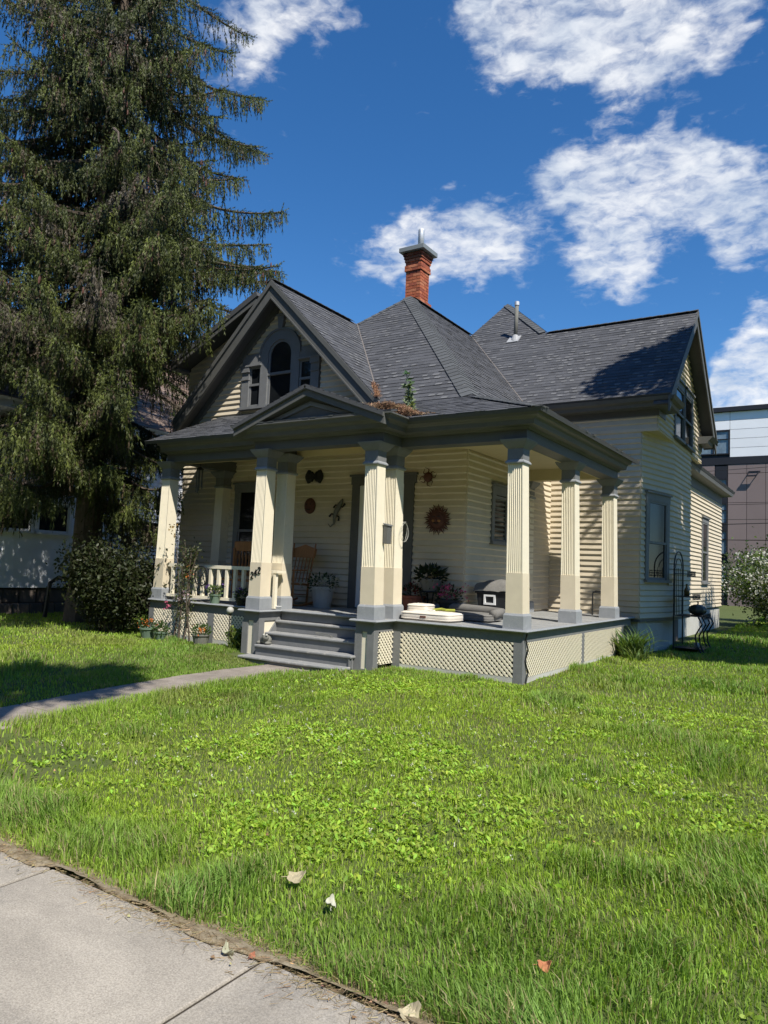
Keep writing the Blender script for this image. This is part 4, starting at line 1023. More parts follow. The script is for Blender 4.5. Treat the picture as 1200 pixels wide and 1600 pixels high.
def leafy_tree(t, cx, cy, cz, R_, rz, nl, size, col, trunk_r=.2, keep=None, base=None, extra=()):
    bx_, by_ = base or (cx, cy)
    tr = MB(); tr.tube([(bx_, by_, -.9), (bx_*.8+cx*.2+.1, by_*.8+cy*.2-.1, (cz-rz)*.5), (bx_*.35+cx*.65, by_*.35+cy*.65, cz-rz*.75), (cx, cy, cz-rz*.2)], [trunk_r*1.2, trunk_r, trunk_r*.85, trunk_r*.5], 10)
    centres = []
    for i in range(66):
        d = unit(1)[0]; r = rng.uniform(.45, 1.0)**.6; c = np.array([cx, cy, cz])+d*np.array([R_, R_, rz])*r*.86
        if keep is not None and not keep(c): continue
        centres.append(c); mid = (np.array([cx, cy, cz-rz*.5])+c)/2+rng.normal(0, .2, 3)
        tr.tube([(cx, cy, max(1.5, cz-rz*.75)+rng.uniform(0, rz*.6)), mid, c], [.07, .04, .012], 5)
    for e in extra: centres += [np.array(e)]*2; tr.tube([(cx, cy, cz-rz*.3), (np.array([cx, cy, cz])+np.array(e))/2, e], [.07, .04, .012], 5)
    tr.build('trunk', 'bark', t)
    cs = np.array(centres)[rng.integers(0, len(centres), nl)]
    p = cs+unit(nl)*rng.uniform(.1, 1.0, (nl, 1))**.7*R_*.25
    v, f, c = scatter(LEAF_V, LEAF_F, p, unit(nl)+np.array([0, 0, -.4]), rng.uniform(.7, 1.3, nl)*size, jitter(col, nl, .3))
    props(npmesh('crown', v, f, 'leaf', c, t), kind='stuff')
mp_ = thing('shade_tree', 'broad leafy tree beside the right end of the cottage that shades its gable', 'tree', (7.6, 6.2, -.68))
leafy_tree(mp_, 6.0, 4.75, 8.8, 3.05, 4.2, 52000, .185, (.06, .10, .025), .26, base=(7.6, 6.2), extra=((3.7, 3.5, 10.4), (4.2, 3.9, 10.9), (3.5, 4.2, 9.9)))
mp2 = thing('shade_tree', 'second leafy tree further back along the right side of the lot', 'tree', (8.6, 10.5, -.68))
leafy_tree(mp2, 8.6, 10.5, 7.6, 3.0, 3.6, 16000, .2, (.055, .095, .025), .24)
mp3 = thing('shade_tree', 'slender leaning street tree on the verge with its crown high over the pavement', 'tree', (5.2, -11.4, -.9))
leafy_tree(mp3, 2.2, -7.6, 9.0, 1.25, 1.1, 5000, .15, (.06, .10, .025), .14, base=(5.2, -11.4))
def bush(t, cx, cy, z0, rx, ry, h, nl, size, col, nst=26, leafm='leaf', flowers=0, fcol=(.75, .76, .68), fsize=.06):
    st = MB(); tips = []
    for i in range(nst):
        a = rng.uniform(0, 2*math.pi); r = rng.uniform(.2, 1)**.6; e = np.array([cx+math.cos(a)*rx*r, cy+math.sin(a)*ry*r, z0+h*rng.uniform(.55, 1.0)*(1-.35*r*r)])
        b = np.array([cx+rng.uniform(-.2, .2)*rx, cy+rng.uniform(-.2, .2)*ry, z0-.05]); m = b*.45+e*.55+np.array([0, 0, .12*h])
        pts = [(1-s)**2*b+2*s*(1-s)*m+s*s*e for s in np.linspace(0, 1, 7)]; st.tube(pts, [.018*(1-.8*s)+.003 for s in np.linspace(0, 1, 7)], 5, cap=False)
        for s in np.linspace(.25, 1, 9): tips.append((1-s)**2*b+2*s*(1-s)*m+s*s*e)
    props(st.build('stems', 'bark', t), kind='stuff')
    tips = np.array(tips); k = rng.integers(0, len(tips), nl)
    p = tips[k]+rng.normal(0, 1, (nl, 3))*np.array([rx, ry, h*.6])*.14; p[:, 2] = np.maximum(p[:, 2], z0+.02)
    v, f, c = scatter(LEAF_V, LEAF_F, p, unit(nl)+np.array([0, 0, -.25]), rng.uniform(.6, 1.35, nl)*size, jitter(col, nl, .35))
    props(npmesh('leaves', v, f, leafm, c, t), kind='stuff')
    if flowers:
        out = tips[rng.integers(0, len(tips), flowers)]; dirv = out-np.array([cx, cy, z0+h*.35]); dirv /= np.linalg.norm(dirv, axis=1, keepdims=True)
        out = out+dirv*rng.uniform(0, .22, (flowers, 1))+rng.normal(0, .14, (flowers, 3))
        fp = np.repeat(out, 7, 0)+rng.normal(0, fsize*.7, (flowers*7, 3))
        v, f, c = scatter(LEAF_V*np.array([1, 1.5, 1]), LEAF_F, fp, unit(len(fp)), rng.uniform(.7, 1.2, len(fp))*fsize*.8, jitter(fcol, len(fp), .08, .02))
        props(npmesh('blossoms', v, f, 'petal', c, t), kind='stuff')
sh = thing('dark_shrub', 'wide dark leafy shrub in front of the left porch corner', 'shrub', (-8.15, -.05, -.68))
bush(sh, -8.35, .0, -.68, 1.3, .8, 2.0, 19000, .075, (.035, .045, .016), 60, 'darkleaf')
wb = thing('flowering_shrub', 'shrub covered in white blossom behind the right end of the house', 'shrub', (1.9, 16.6, -.68))
bush(wb, 1.95, 17.6, -.7, 2.2, 1.5, 2.95, 24000, .10, (.085, .13, .03), 80, 'leaf', 1700, (.62, .63, .55), fsize=.09)
hd = thing('hedge', 'dark green hedge rising behind the white flowering shrub', 'hedge', (3, 20.5, -.7))
bush(hd, 3.2, 20.8, -.7, 4.2, 1.2, 3.2, 22000, .12, (.035, .06, .02), 90, 'darkleaf')
# strap-leaved clump by the porch corner, weeds by the steps, plants at the foot of the lattice
BL_V = []; 
def blade_template(n=4, w=.05, bend=.35):
    v = []; f = []
    for k in range(n+1):
        s = k/n; x = s; z = bend*(s-s*s*1.5); ww = w*(1-s**1.6)+.002
        v += [(x*(1-.15*s), ww, z), (x*(1-.15*s), -ww, z)]
    for k in range(n): f += [(2*k, 2*k+1, 2*k+3), (2*k, 2*k+3, 2*k+2)]
    return np.array(v, float), np.array(f)
def clump(t, cx, cy, z0, r, h, n, col, w=.035, name='leaves'):
    bv, bf = blade_template(5, w, .5); a = rng.uniform(0, 2*math.pi, n); rr = r*rng.uniform(0, 1, n)**.6
    p = np.stack([cx+np.cos(a)*rr, cy+np.sin(a)*rr, np.full(n, z0)], 1); lean = rng.uniform(.15, .75, n)
    d = np.stack([np.cos(a)*lean, np.sin(a)*lean, np.ones(n)], 1)+rng.normal(0, .12, (n, 3))
    v, f, c = scatter(bv, bf, p, d, h*rng.uniform(.6, 1.15, n), jitter(col, n, .25), roll=np.full(n, 0)+rng.normal(0, .3, n)+math.pi)
    props(npmesh(name, v, f, 'leaf', c, t), kind='stuff')
dl = thing('daylily_clump', 'strap-leaved green plant clump at the right rear corner of the porch lattice', 'plant', (.3, 4.5, -.7))
clump(dl, .22, 4.55, -.72, .28, .72, 190, (.10, .16, .045), .03); clump(dl, .42, 4.1, -.72, .2, .4, 80, (.12, .18, .05), .03)
lw = thing('leafy_weeds', 'yellow green leafy weeds against the lattice left of the steps', 'plant', (-4.85, -.2, -.68))
bush(lw, -4.78, -.16, -.70, .34, .14, .42, 700, .07, (.12, .17, .035), 16); clump(lw, -4.7, -.22, -.7, .3, .34, 110, (.13, .18, .04), .025)

# ---------------------------------------------------------------- lawn
random.seed(3); rng = np.random.default_rng(3)
def lawn():
    def blades(n, x0, x1, y0, y1, hmul, wid, keepf):
        x = rng.uniform(x0, x1, n); y = rng.uniform(y0, y1, n); k = keepf(x, y); x, y = x[k], y[k]; return x, y, np.full(len(x), hmul), np.full(len(x), wid)
    def allowed(x, y):
        ok = np.ones(len(x), bool)
        edge = SW_Y-.005+.05*(vnoise(x, y*0, .25, 9)-.5)+.03*(vnoise(x, y*0, .07, 10)-.5)
        ok &= (y > edge+.04)
        pe = .05*(vnoise(y, x*0, .3, 11)-.5)
        ok &= ~((x > -3.62+pe) & (x < -2.93+pe) & (y < -.75))
        ok &= ~((x > -7.25) & (x < .02) & (y > -.03) & (y < 5.5)); ok &= ~((x > -4.5) & (x < -1.95) & (y > -.86) & (y < 0))
        ok &= ~((x > -8.4) & (x < .38) & (y > 5.4)); ok &= ~((x > -8.4) & (x < -7) & (y > 1.6))
        return ok
    parts = []
    def zone(dens, x0, x1, y0, y1, hm, wd):
        n = int(dens*(x1-x0)*(y1-y0)); parts.append(blades(n, x0, x1, y0, y1, hm, wd, allowed))
    zone(8000, -1.2, 4.6, -6.75, -5.2, 1.0, .0044)
    zone(5900, -3.4, 5.2, -5.2, -3.6, 1.0, .0048)
    zone(4300, -4.6, 5.6, -3.6, -1.6, 1.0, .0052)
    zone(3000, -7.5, 6, -1.6, .0, .95, .0075)
    zone(1250, .02, 5, 0, 7.5, .95, .010)
    zone(1300, -7.5, -3.4, -6.5, -1.6, 1, .008)
    zone(550, -13, -7.2, -4, 2.6, 1.0, .014)
    zone(450, .3, 6, 7.5, 16, 1.1, .017); zone(420, .1, 9, 16, 30, 1.3, .03); zone(150, -13, -8.8, 2.6, 12, 1.3, .03)
    zone(600, 4.6, 8, -6.7, 0, 1, .011); zone(700, -7.5, -1.2, -6.7, -5.2, 1, .010)
    x = np.concatenate([p[0] for p in parts]); y = np.concatenate([p[1] for p in parts]); hm = np.concatenate([p[2] for p in parts]); wd = np.concatenate([p[3] for p in parts])
    n1 = vnoise(x, y, .9, 21); n2 = vnoise(x, y, .33, 22); n3 = vnoise(x, y, 2.3, 23)
    tall = np.clip((n1*.55+n2*.45-.52)*4, 0, 1)
    weedy = np.clip((vnoise(x, y, 1.3, 31)*.6+n3*.4-.45)*5, 0, 1)*np.clip((y+6.2)/.8, 0, 1)*np.clip((x+2.6)/1.2, 0, 1)
    thin = np.clip((n2*.5+vnoise(x, y, .5, 28)*.5-.55)*5, 0, 1)
    keep = rng.random(len(x)) > (.25*weedy+.22*thin*(1-tall)); x, y, hm, wd, tall, weedy, n1, n2, n3, thin = [a[keep] for a in (x, y, hm, wd, tall, weedy, n1, n2, n3, thin)]
    n = len(x); far = np.clip((y+1)/6, 0, 1)
    near_edge = np.exp(-((y-SW_Y)/.22)**2)
    h = (.040+.075*tall+.018*n2)*hm*rng.uniform(.55, 1.35, n)*(1-.30*weedy)*(1+.15*near_edge)*(1+.9*np.exp(-((x+2.8)/.25)**2)*(y > -5.5)*(y < -1))
    z = ground_z(x, y)-.006
    # blade geometry
    a = rng.uniform(0, 2*math.pi, n); wind = np.stack([.25*(vnoise(x, y, .45, 25)-.5), .25*(vnoise(x, y, .45, 26)-.5)], 1)
    lean = rng.uniform(.1, .8, n)**1.2; dx = np.cos(a)*lean+wind[:, 0]*2; dy = np.sin(a)*lean+wind[:, 1]*2
    nx, ny = -np.sin(a+rng.normal(0, .5, n)), np.cos(a)
    w = wd*rng.uniform(.7, 1.4, n)*(1+.3*tall)
    V = np.zeros((n, 5, 3))
    V[:, 0] = np.stack([x-nx*w/2, y-ny*w/2, z], 1); V[:, 1] = np.stack([x+nx*w/2, y+ny*w/2, z], 1)
    mx, my, mz = x+dx*h*.35, y+dy*h*.35, z+h*.62
    V[:, 2] = np.stack([mx-nx*w*.42, my-ny*w*.42, mz], 1); V[:, 3] = np.stack([mx+nx*w*.42, my+ny*w*.42, mz], 1)
    V[:, 4] = np.stack([x+dx*h*1.05, y+dy*h*1.05, z+h*(1.05-.35*np.clip(lean, 0, 1))], 1)
    F = np.array([(0, 1, 3), (0, 3, 2), (2, 3, 4)])[None]+np.arange(n)[:, None, None]*5
    g_dark = np.array([.205, .34, .055]); g_lite = np.array([.375, .52, .052]); g_blue = np.array([.195, .335, .085]); straw = np.array([.42, .37, .19])
    mixv = np.clip(.45+(n3-.5)*1.1+weedy*.35-tall*.35+rng.normal(0, .18, n), 0, 1)[:, None]
    col = g_dark*(1-mixv)+g_lite*mixv; tb = (tall*.5)[:, None]; col = col*(1-tb)+g_blue*tb
    dry = rng.random(n) < (.09+.12*thin+.35*near_edge*rng.random(n)); col = np.where(dry[:, None], straw*rng.uniform(.6, 1.1, (n, 1)), col)
    bare = np.clip((vnoise(x, y, 1.1, 71)*.6+vnoise(x, y, .4, 72)*.4-.56)*5, 0, 1)*np.clip((y+5.6)/1.0, 0, 1); tanc = np.array([.30, .285, .11]); bm_ = (bare*.65)[:, None]*rng.uniform(.3, 1, (n, 1)); col = col*(1-bm_)+tanc*bm_
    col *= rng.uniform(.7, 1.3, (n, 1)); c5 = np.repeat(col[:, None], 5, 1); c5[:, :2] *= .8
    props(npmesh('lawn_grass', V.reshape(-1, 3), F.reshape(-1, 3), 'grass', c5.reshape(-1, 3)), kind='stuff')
    # broad-leaved weeds: rosettes
    m = 34000
    rx_ = rng.uniform(-2.6, 5.4, m); ry_ = rng.uniform(-6.5, -.4, m)
    wk = np.clip((vnoise(rx_, ry_, 1.3, 31)*.6+vnoise(rx_, ry_, 2.3, 23)*.4-.45)*5, 0, 1)*np.clip((ry_+6.25)/.7, 0, 1)*np.clip((rx_+2.6)/1.2, 0, 1)
    cl = vnoise(rx_, ry_, .28, 33)
    k = allowed(rx_, ry_) & (rng.random(m) < wk*np.clip((cl*.5+vnoise(rx_, ry_, .75, 34)*.5-.42)*3.2, 0, 1)*.9+.035); rx_, ry_ = rx_[k], ry_[k]; m = len(rx_)
    lv = []; 
    wl = np.array([(0, .03, 0), (0, -.03, 0), (.35, .17, .12), (.35, -.17, .12), (.72, .21, .10), (.72, -.21, .10), (1, 0, 0)], float); wf = np.array([(0, 1, 3), (0, 3, 2), (2, 3, 5), (2, 5, 4), (4, 5, 6)])
    per = 5; pos = np.repeat(np.stack([rx_, ry_, ground_z(rx_, ry_)+.012], 1), per, 0); nn = len(pos); aa = rng.uniform(0, 2*math.pi, nn)
    pos += np.stack([np.cos(aa), np.sin(aa), np.zeros(nn)], 1)*.01+rng.normal(0, .012, (nn, 3))*np.array([1, 1, 0])
    dirs = np.stack([np.cos(aa), np.sin(aa), rng.uniform(.15, 1.0, nn)], 1)
    v, f, c = scatter(wl, wf, pos, dirs, np.repeat(rng.uniform(.75, 1.3, m), per)*rng.uniform(.018, .042, nn), jitter((.32, .47, .06), nn, .4, .14), roll=np.full(nn, math.pi)+rng.normal(0, .5, nn))
    props(npmesh('broadleaf_weeds', v, f, 'grass', c), kind='stuff')
    # clover heads and tiny white flowers
    q = 420; fx_ = rng.uniform(-2, 5, q); fy_ = rng.uniform(-5.5, -.5, q); k = allowed(fx_, fy_) & (vnoise(fx_, fy_, .9, 41) > .52); fx_, fy_ = fx_[k], fy_[k]
    pos = np.repeat(np.stack([fx_, fy_, ground_z(fx_, fy_)+rng.uniform(.05, .09, len(fx_))], 1), 6, 0); pos += rng.normal(0, .005, pos.shape)
    v, f, c = scatter(LEAF_V, LEAF_F, pos, unit(len(pos))+np.array([0, 0, .5]), np.full(len(pos), .013), jitter((.7, .7, .6), len(pos), .1, .03))
    props(npmesh('clover_flowers', v, f, 'petal', c), kind='stuff')
    # dry thatch along the pavement edge
    s = 16000; tx = rng.uniform(-3.2, 6, s); ty = SW_Y+rng.normal(.01, .07, s)+.03*(vnoise(tx, tx*0, .3, 9)-.5); k = rng.random(s) < .25+.75*vnoise(tx, tx*0, .4, 51); tx, ty = tx[k], ty[k]; s = len(tx)
    top = np.where(ty < SW_Y, -.868, np.maximum(ground_z(tx, ty), -.90)+.02)
    v, f, c = scatter(np.array([(-.5, .03, 0), (-.5, -.03, 0), (.5, 0, .05)], float), np.array([(0, 1, 2)]), np.stack([tx, ty, top+rng.uniform(0, .012, s)], 1), np.stack([np.cos(tx*999), np.sin(tx*999), rng.normal(0, .12, s)], 1), rng.uniform(.02, .075, s), jitter((.30, .235, .13), s, .4, .1), roll=rng.normal(math.pi/2, .3, s))
    props(npmesh('dry_thatch', v, f, 'straw', c), kind='stuff')
    q = 260; tx = rng.uniform(-3, 6, q); ty = SW_Y+rng.normal(.02, .10, q); inl = rng.random(q) < .35; ty = np.where(inl, rng.uniform(-6.5, -4, q), ty)
    tz = np.where(ty < SW_Y, -.862, ground_z(tx, ty)+.03)
    v, f, c = scatter(LEAF_V*np.array([1, 1.3, 3]), LEAF_F, np.stack([tx, ty, tz], 1), unit(q)*np.array([1, 1, .25]), rng.uniform(.010, .030, q), jitter((.36, .24, .13), q, .5, .25), roll=rng.normal(0, .6, q))
    props(npmesh('leaf_litter', v, f, 'straw', c), kind='stuff')
    return n
NG = lawn()
print('blades', NG, 'twigs', NSP)

# ---------------------------------------------------------------- far treeline round the block, added out of view to cut low sky light
def sky_blocking_treeline():
    n = 42000; a = rng.uniform(0, 2*math.pi, n); front = np.clip((.25-np.sin(a))*2, 0, 1); r = 66-26*front+rng.normal(0, 3, n)
    hgt = (6.0+4.5*vnoise(a*40, a*0, 2.2, 61)+2.0*vnoise(a*40, a*0, .7, 62))*(1+.55*front)
    x = r*np.cos(a); y = r*np.sin(a); z = -1+hgt*rng.uniform(0, 1, n)**.8
    k = ~((y > 24) & (x > -75) & (x < 62)); x, y, z = x[k], y[k], z[k]; n = len(x)
    v, f, c = scatter(LEAF_V, LEAF_F, np.stack([x, y, z], 1), unit(n), rng.uniform(1.0, 2.6, n), jitter((.045, .07, .02), n, .35))
    props(npmesh('sky_blocking_treeline', v, f, 'darkleaf', c), kind='stuff')
sky_blocking_treeline()
# ---------------------------------------------------------------- things on and round the porch
def flowers_on(t, c, r, n, size, col, name='blossoms', up=.5):
    p = np.array(c)+rng.normal(0, 1, (n, 3))*np.array(r); p = np.repeat(p, 5, 0)+rng.normal(0, size*.5, (n*5, 3))
    v, f, cc = scatter(LEAF_V*np.array([1, 1.5, 1]), LEAF_F, p, unit(len(p))+np.array([0, 0, up]), rng.uniform(.7, 1.3, len(p))*size, jitter(col, len(p), .25, .06))
    props(npmesh(name, v, f, 'petal', cc, t), kind='stuff')
def foliage_on(t, c, r, n, size, col, up=.3, m='leaf'):
    d = unit(n); p = np.array(c)+d*rng.uniform(.2, 1, (n, 1))**.6*np.array(r)
    v, f, cc = scatter(LEAF_V, LEAF_F, p, d+np.array([0, 0, up]), rng.uniform(.6, 1.3, n)*size, jitter(col, n, .3)); props(npmesh('foliage', v, f, m, cc, t), kind='stuff')
def pot(name, label, x, y, z, r0, r1, h, m, fol=None, fl=None, group=None, fr=1.15, fh=.12, fs=.05):
    t = thing(name, label, 'potted plant', (x, y, z), group)
    MB().lathe((x, y, z), [(r0, 0), (r1*.98, h*.86), (r1*1.08, h*.87), (r1*1.08, h), (r1*.9, h), (r1*.86, h*.9)], 16).build('pot', m, t, smooth=False)
    if fol: foliage_on(t, (x, y, z+h+fh*.35), (r1*fr, r1*fr, fh), int(190*fr), fs, fol)
    if fl: flowers_on(t, (x, y, z+h+fh*.75), (r1*.55*fr, r1*.55*fr, fh*.35), fl[1], fl[2], fl[0])
    return t
GP = 'potted plants about the porch'
pot('flower_pot', 'green pot of orange flowers farthest left on the grass before the lattice', -6.90, -.32, -.69, .10, .15, .20, 'greenpot', (.05, .09, .025), ((.60, .16, .03), 10, .032), GP)
pot('flower_pot', 'small pale green pot beside the climbing rose stem on the grass', -6.58, -.30, -.69, .08, .115, .15, 'greenpot', (.06, .11, .03), None, GP)
pot('flower_pot', 'grey pot of orange marigolds before the middle post of the left lattice', -5.62, -.27, -.69, .11, .145, .19, 'greypot', (.06, .11, .03), ((.62, .19, .03), 9, .036), GP)
pot('flower_pot', 'green pot of small purple flowers on the porch edge before the balusters', -5.66, .035, .0, .075, .10, .16, 'greenpot', (.10, .15, .05), ((.16, .08, .30), 8, .03), GP)
pot('flower_pot', 'black pot of violet pansies on the porch edge beside the house number column', -5.02, .03, .0, .075, .10, .12, 'black', (.05, .08, .03), ((.16, .07, .34), 9, .04), GP)
pot('flower_pot', 'large pale pot of pale flowers at the top of the steps by the wall', -4.24, 1.22, .0, .15, .205, .36, 'palepot', (.04, .07, .025), ((.42, .42, .28), 16, .05), GP, 1.35, .17)
pot('flower_pot', 'terracotta pot of red flowers on the deck right of the door', -2.48, 1.38, .0, .16, .19, .30, 'terracotta', (.03, .05, .02), ((.20, .02, .02), 10, .05), GP, 1.2, .15)
st = thing('plant_stand', 'dark wire plant stand holding the leafy bowl against the porch wall', 'stand', (-2.17, 1.38, 0))
for k in range(4):
    a = math.pi/4+k*math.pi/2; MB().tube([(-2.17+.17*math.cos(a), 1.38+.15*math.sin(a), 0), (-2.17+.11*math.cos(a), 1.38+.1*math.sin(a), .2), (-2.17+.17*math.cos(a), 1.38+.15*math.sin(a), .38)], .011, 6).build('leg', 'iron', st)
MB().lathe((-2.17, 1.38, .37), [(.17, 0), (.18, .01), (.17, .02)], 14).build('top', 'iron', st)
pot('planter_bowl', 'stone bowl of dark leaves raised on the wire stand', -2.17, 1.38, .39, .12, .19, .20, 'greypot', (.02, .035, .015), None, GP, 1.35, .16, .09)
pot('planter_box', 'low dark planter of pink geraniums right of the wire stand', -1.83, 1.36, .0, .17, .19, .27, 'cooler', (.03, .055, .02), ((.55, .09, .19), 26, .038), GP, 1.3, .17)
# cushions
def cushion(name, label, x0, x1, y0, y1, z, h, m, rot=0, bolster=None, tag=False):
    cx, cy = (x0+x1)/2, (y0+y1)/2; t = thing(name, label, 'dog bed', (cx, cy, z)); hx, hy = (x1-x0)/2, (y1-y0)/2
    rings = []
    for s, zz in ((.90, 0), (.985, .03), (1.0, h*.45), (.985, h*.75), (.93, h*.95), (.6, h*1.03), (.1, h*1.02)):
        pts = []
        for k in range(28):
            a = 2*math.pi*k/28; ca, sa = math.cos(a), math.sin(a); e = .28
            pts.append((hx*s*math.copysign(abs(ca)**e, ca), hy*s*math.copysign(abs(sa)**e, sa), zz+random.uniform(-.004, .004)*(s < .95)))
        rings.append(pts)
    MB().loft(rings).build('mattress', m, t, smooth=True, local=True)
    for zz in (.03, h*.80):
        pts = [(hx*.985*math.copysign(abs(math.cos(a))**.28, math.cos(a)), hy*.985*math.copysign(abs(math.sin(a))**.28, math.sin(a)), zz) for a in [2*math.pi*k/40 for k in range(41)]]
        MB().tube(pts, .008, 5).build('piping', m, t, local=True)
    if tag: MB().box((-hx*.12, -hy-.008, h*.38), (hx*.1, -hy+.002, h*.58)).build('care_tag', 'rust', t, local=True)
    if bolster:
        for pts in bolster: MB().tube(pts, [.065]*len(pts), 12).build('bolster', m, t, smooth=True, local=True)
    t.rotation_euler = (0, 0, rot); return t
cushion('dog_bed', 'cream quilted dog bed lying flat in the sun on the deck edge', -1.97, -1.13, .10, .62, 0, .13, 'cush', -.02, tag=True)
cushion('dog_bed', 'grey plush dog bed with raised rolled sides behind the cream one', -1.95, -.82, .72, 1.28, 0, .12, 'greyfab', .0, bolster=[[(-.55, .0, .12), (-.54, .24, .15), (-.3, .28, .17), (.3, .28, .15), (.54, .24, .14), (.55, -.1, .12)]])
cushion('pillow', 'small cream pillow behind the paired porch columns', -2.05, -1.72, .42, .80, .10, .12, 'cush', .1)
tw = thing('dog_toy', 'yellow green rope toy on the far edge of the cream dog bed', 'toy', (-1.45, .52, .14))
MB().tube([(-1.62, .50, .145), (-1.5, .54, .165), (-1.4, .5, .155), (-1.28, .55, .16)], .022, 6).build('rope', mat('yellow_green_rope', (.30, .32, .05), .9), tw); MB().box((-1.75, .46, .135), (-1.58, .52, .15)).build('bone', 'white', tw)
# storage tote with a grey cloth
cx = thing('storage_tote', 'black storage tote with a white label frame against the porch side wall', 'box', (-1.15, 1.95, 0))
def tote():
    m = MB(); a, b, c, d = -1.50, -.80, 1.70, 2.15
    m.loft([[(a+.05, c+.03, 0), (b-.05, c+.03, 0), (b-.05, d-.03, 0), (a+.05, d-.03, 0)], [(a, c, .40), (b, c, .40), (b, d, .40), (a, d, .40)]]); m.build('tub', 'cooler', cx, bevel=.015)
    MB().box((a-.02, c-.02, .395), (b+.02, d+.02, .43)).build('lid', 'cooler', cx, bevel=.01)
    f = MB(); y = c-.006
    for q in ((-1.36, .22, -1.33, .38), (-1.19, .22, -1.16, .38), (-1.33, .22, -1.19, .25), (-1.33, .35, -1.19, .38)): f.box((q[0], y-.012, q[1]), (q[2], y+.02, q[3]))
    f.build('label_frame', 'white', cx)
tote()
cl_ = MB(); NX, NY = 16, 10; vs = []; fs = []
for j in range(NY+1):
    for i in range(NX+1):
        u, v = i/NX, j/NY; vs.append((-1.54+.78*u, 1.66+.54*v, .445+.15*math.sin(math.pi*min(1, max(0, v)))**.7*(.6+.4*math.sin(math.pi*u))+.022*abs(math.sin(11*u+5*v))+.018*abs(math.sin(23*v+7*u))-(.03 if j == 0 else 0)))
for j in range(NY):
    for i in range(NX): k = j*(NX+1)+i; fs.append((k, k+1, k+NX+2, k+NX+1))
cl_.add(vs, fs); props(cl_.build('folded_cloth', 'greyfab', smooth=True), 'crumpled grey cloth heaped on the black storage tote', 'cloth')
# wall ornaments
def sun_ornament(label, x, z, r, n, ray, wavy, face):
    t = thing('sun_ornament', label, 'wall ornament', (x, YF-.03, z), 'metal sun faces on the porch wall'); y = YF-.03
    N = 20; rings = []
    for k, (s, d) in enumerate(((1, 0), (.96, -.02), (.75, -.045), (.4, -.06), (.05, -.065))): rings.append([(x+r*s*math.cos(2*math.pi*i/N), y+d, z+r*s*math.sin(2*math.pi*i/N)) for i in range(N)])
    MB().loft(rings).build('face', 'rust', t, smooth=True)
    for i in range(n):
        a = 2*math.pi*i/n; L_ = ray*(1 if i % 2 == 0 else .78); pts = []
        for k in range(6):
            s = k/5; off = wavy*math.sin(s*math.pi*(1.6))*(1 if i % 2 else -1 if wavy > .03 else 1); rr = r*.92+L_*s
            aa = a+off*s*1.2; pts.append((x+rr*math.cos(aa), y-.01, z+rr*math.sin(aa)))
        MB().tube(pts, [.016*r/.15, .018*r/.15, .015*r/.15, .011*r/.15, .008*r/.15, .003], 5).build('ray', 'rust', t)
    if face:
        for s in (-1, 1): MB().ellip((x+s*r*.36, y-.055, z-.02), (r*.2, .02, r*.15), 10, 6).build('cheek', 'wood', t, smooth=True); MB().tube([(x+s*r*.50, y-.05, z+r*.32), (x+s*r*.33, y-.06, z+r*.37), (x+s*r*.18, y-.06, z+r*.30)], .008, 5).build('eye', 'black', t)
        MB().tube([(x-r*.3, y-.06, z-r*.35), (x, y-.07, z-r*.46), (x+r*.3, y-.06, z-r*.35)], .009, 5).build('mouth', 'black', t); MB().ellip((x, y-.065, z-.01), (.018, .02, .035), 8, 6).build('nose', 'rust', t, smooth=True)
sun_ornament('large rusty sun face with many pointed rays right of the door', -2.20, 1.57, .145, 34, .13, .05, True)
sun_ornament('small dark sun with eight curled arms above the large sun face', -2.41, 2.29, .085, 8, .10, .30, False)
t = thing('bow_ornament', 'dark bow shaped metal ornament high on the porch wall left of the door', 'wall ornament', (-4.85, YF-.03, 2.38))
for s in (-1, 1): MB().loft([[(-4.85+s*(.11+.10*math.cos(a)*q), YF-.03-d, 2.38+.125*math.sin(a)*q*(1+.15*math.cos(5*a))) for a in [2*math.pi*k/16 for k in range(16)]] for q, d in ((1, 0), (.95, .025), (.5, .035), (.05, .03))]).build('wing', 'black', t)
MB().box((-4.90, YF-.06, 2.33), (-4.80, YF-.01, 2.43)).build('knot', 'black', t)
t = thing('wall_plaque', 'round terracotta face plaque on the siding left of the lizard', 'wall ornament', (-4.92, YF-.03, 1.83))
MB().loft([[(-4.92+.13*q*math.cos(a), YF-.03-d, 1.83+.15*q*math.sin(a)) for a in [2*math.pi*k/18 for k in range(18)]] for q, d in ((1, 0), (.97, .02), (.7, .045), (.3, .055), (.05, .055))]).build('disc', 'rust', t, smooth=True)
for s in (-1, 1): MB().ellip((-4.92+s*.045, YF-.085, 1.86), (.018, .01, .012), 8, 5).build('eye', 'black', t)
MB().tube([(-4.97, YF-.085, 1.77), (-4.92, YF-.09, 1.755), (-4.87, YF-.085, 1.77)], .008, 5).build('mouth', 'black', t)
t = thing('lizard_ornament', 'patterned metal lizard climbing the porch wall beside the flower pot', 'wall ornament', (-4.3, YF-.04, 1.7))
y = YF-.045; MB().tube([(-4.47, y, 1.50), (-4.42, y, 1.44), (-4.34, y, 1.50), (-4.33, y, 1.60), (-4.29, y-.01, 1.72), (-4.22, y-.01, 1.83), (-4.18, y-.01, 1.90), (-4.16, y, 1.95)], [.006, .012, .02, .03, .048, .046, .034, .012], 8).build('body', 'greypot', t, smooth=True)
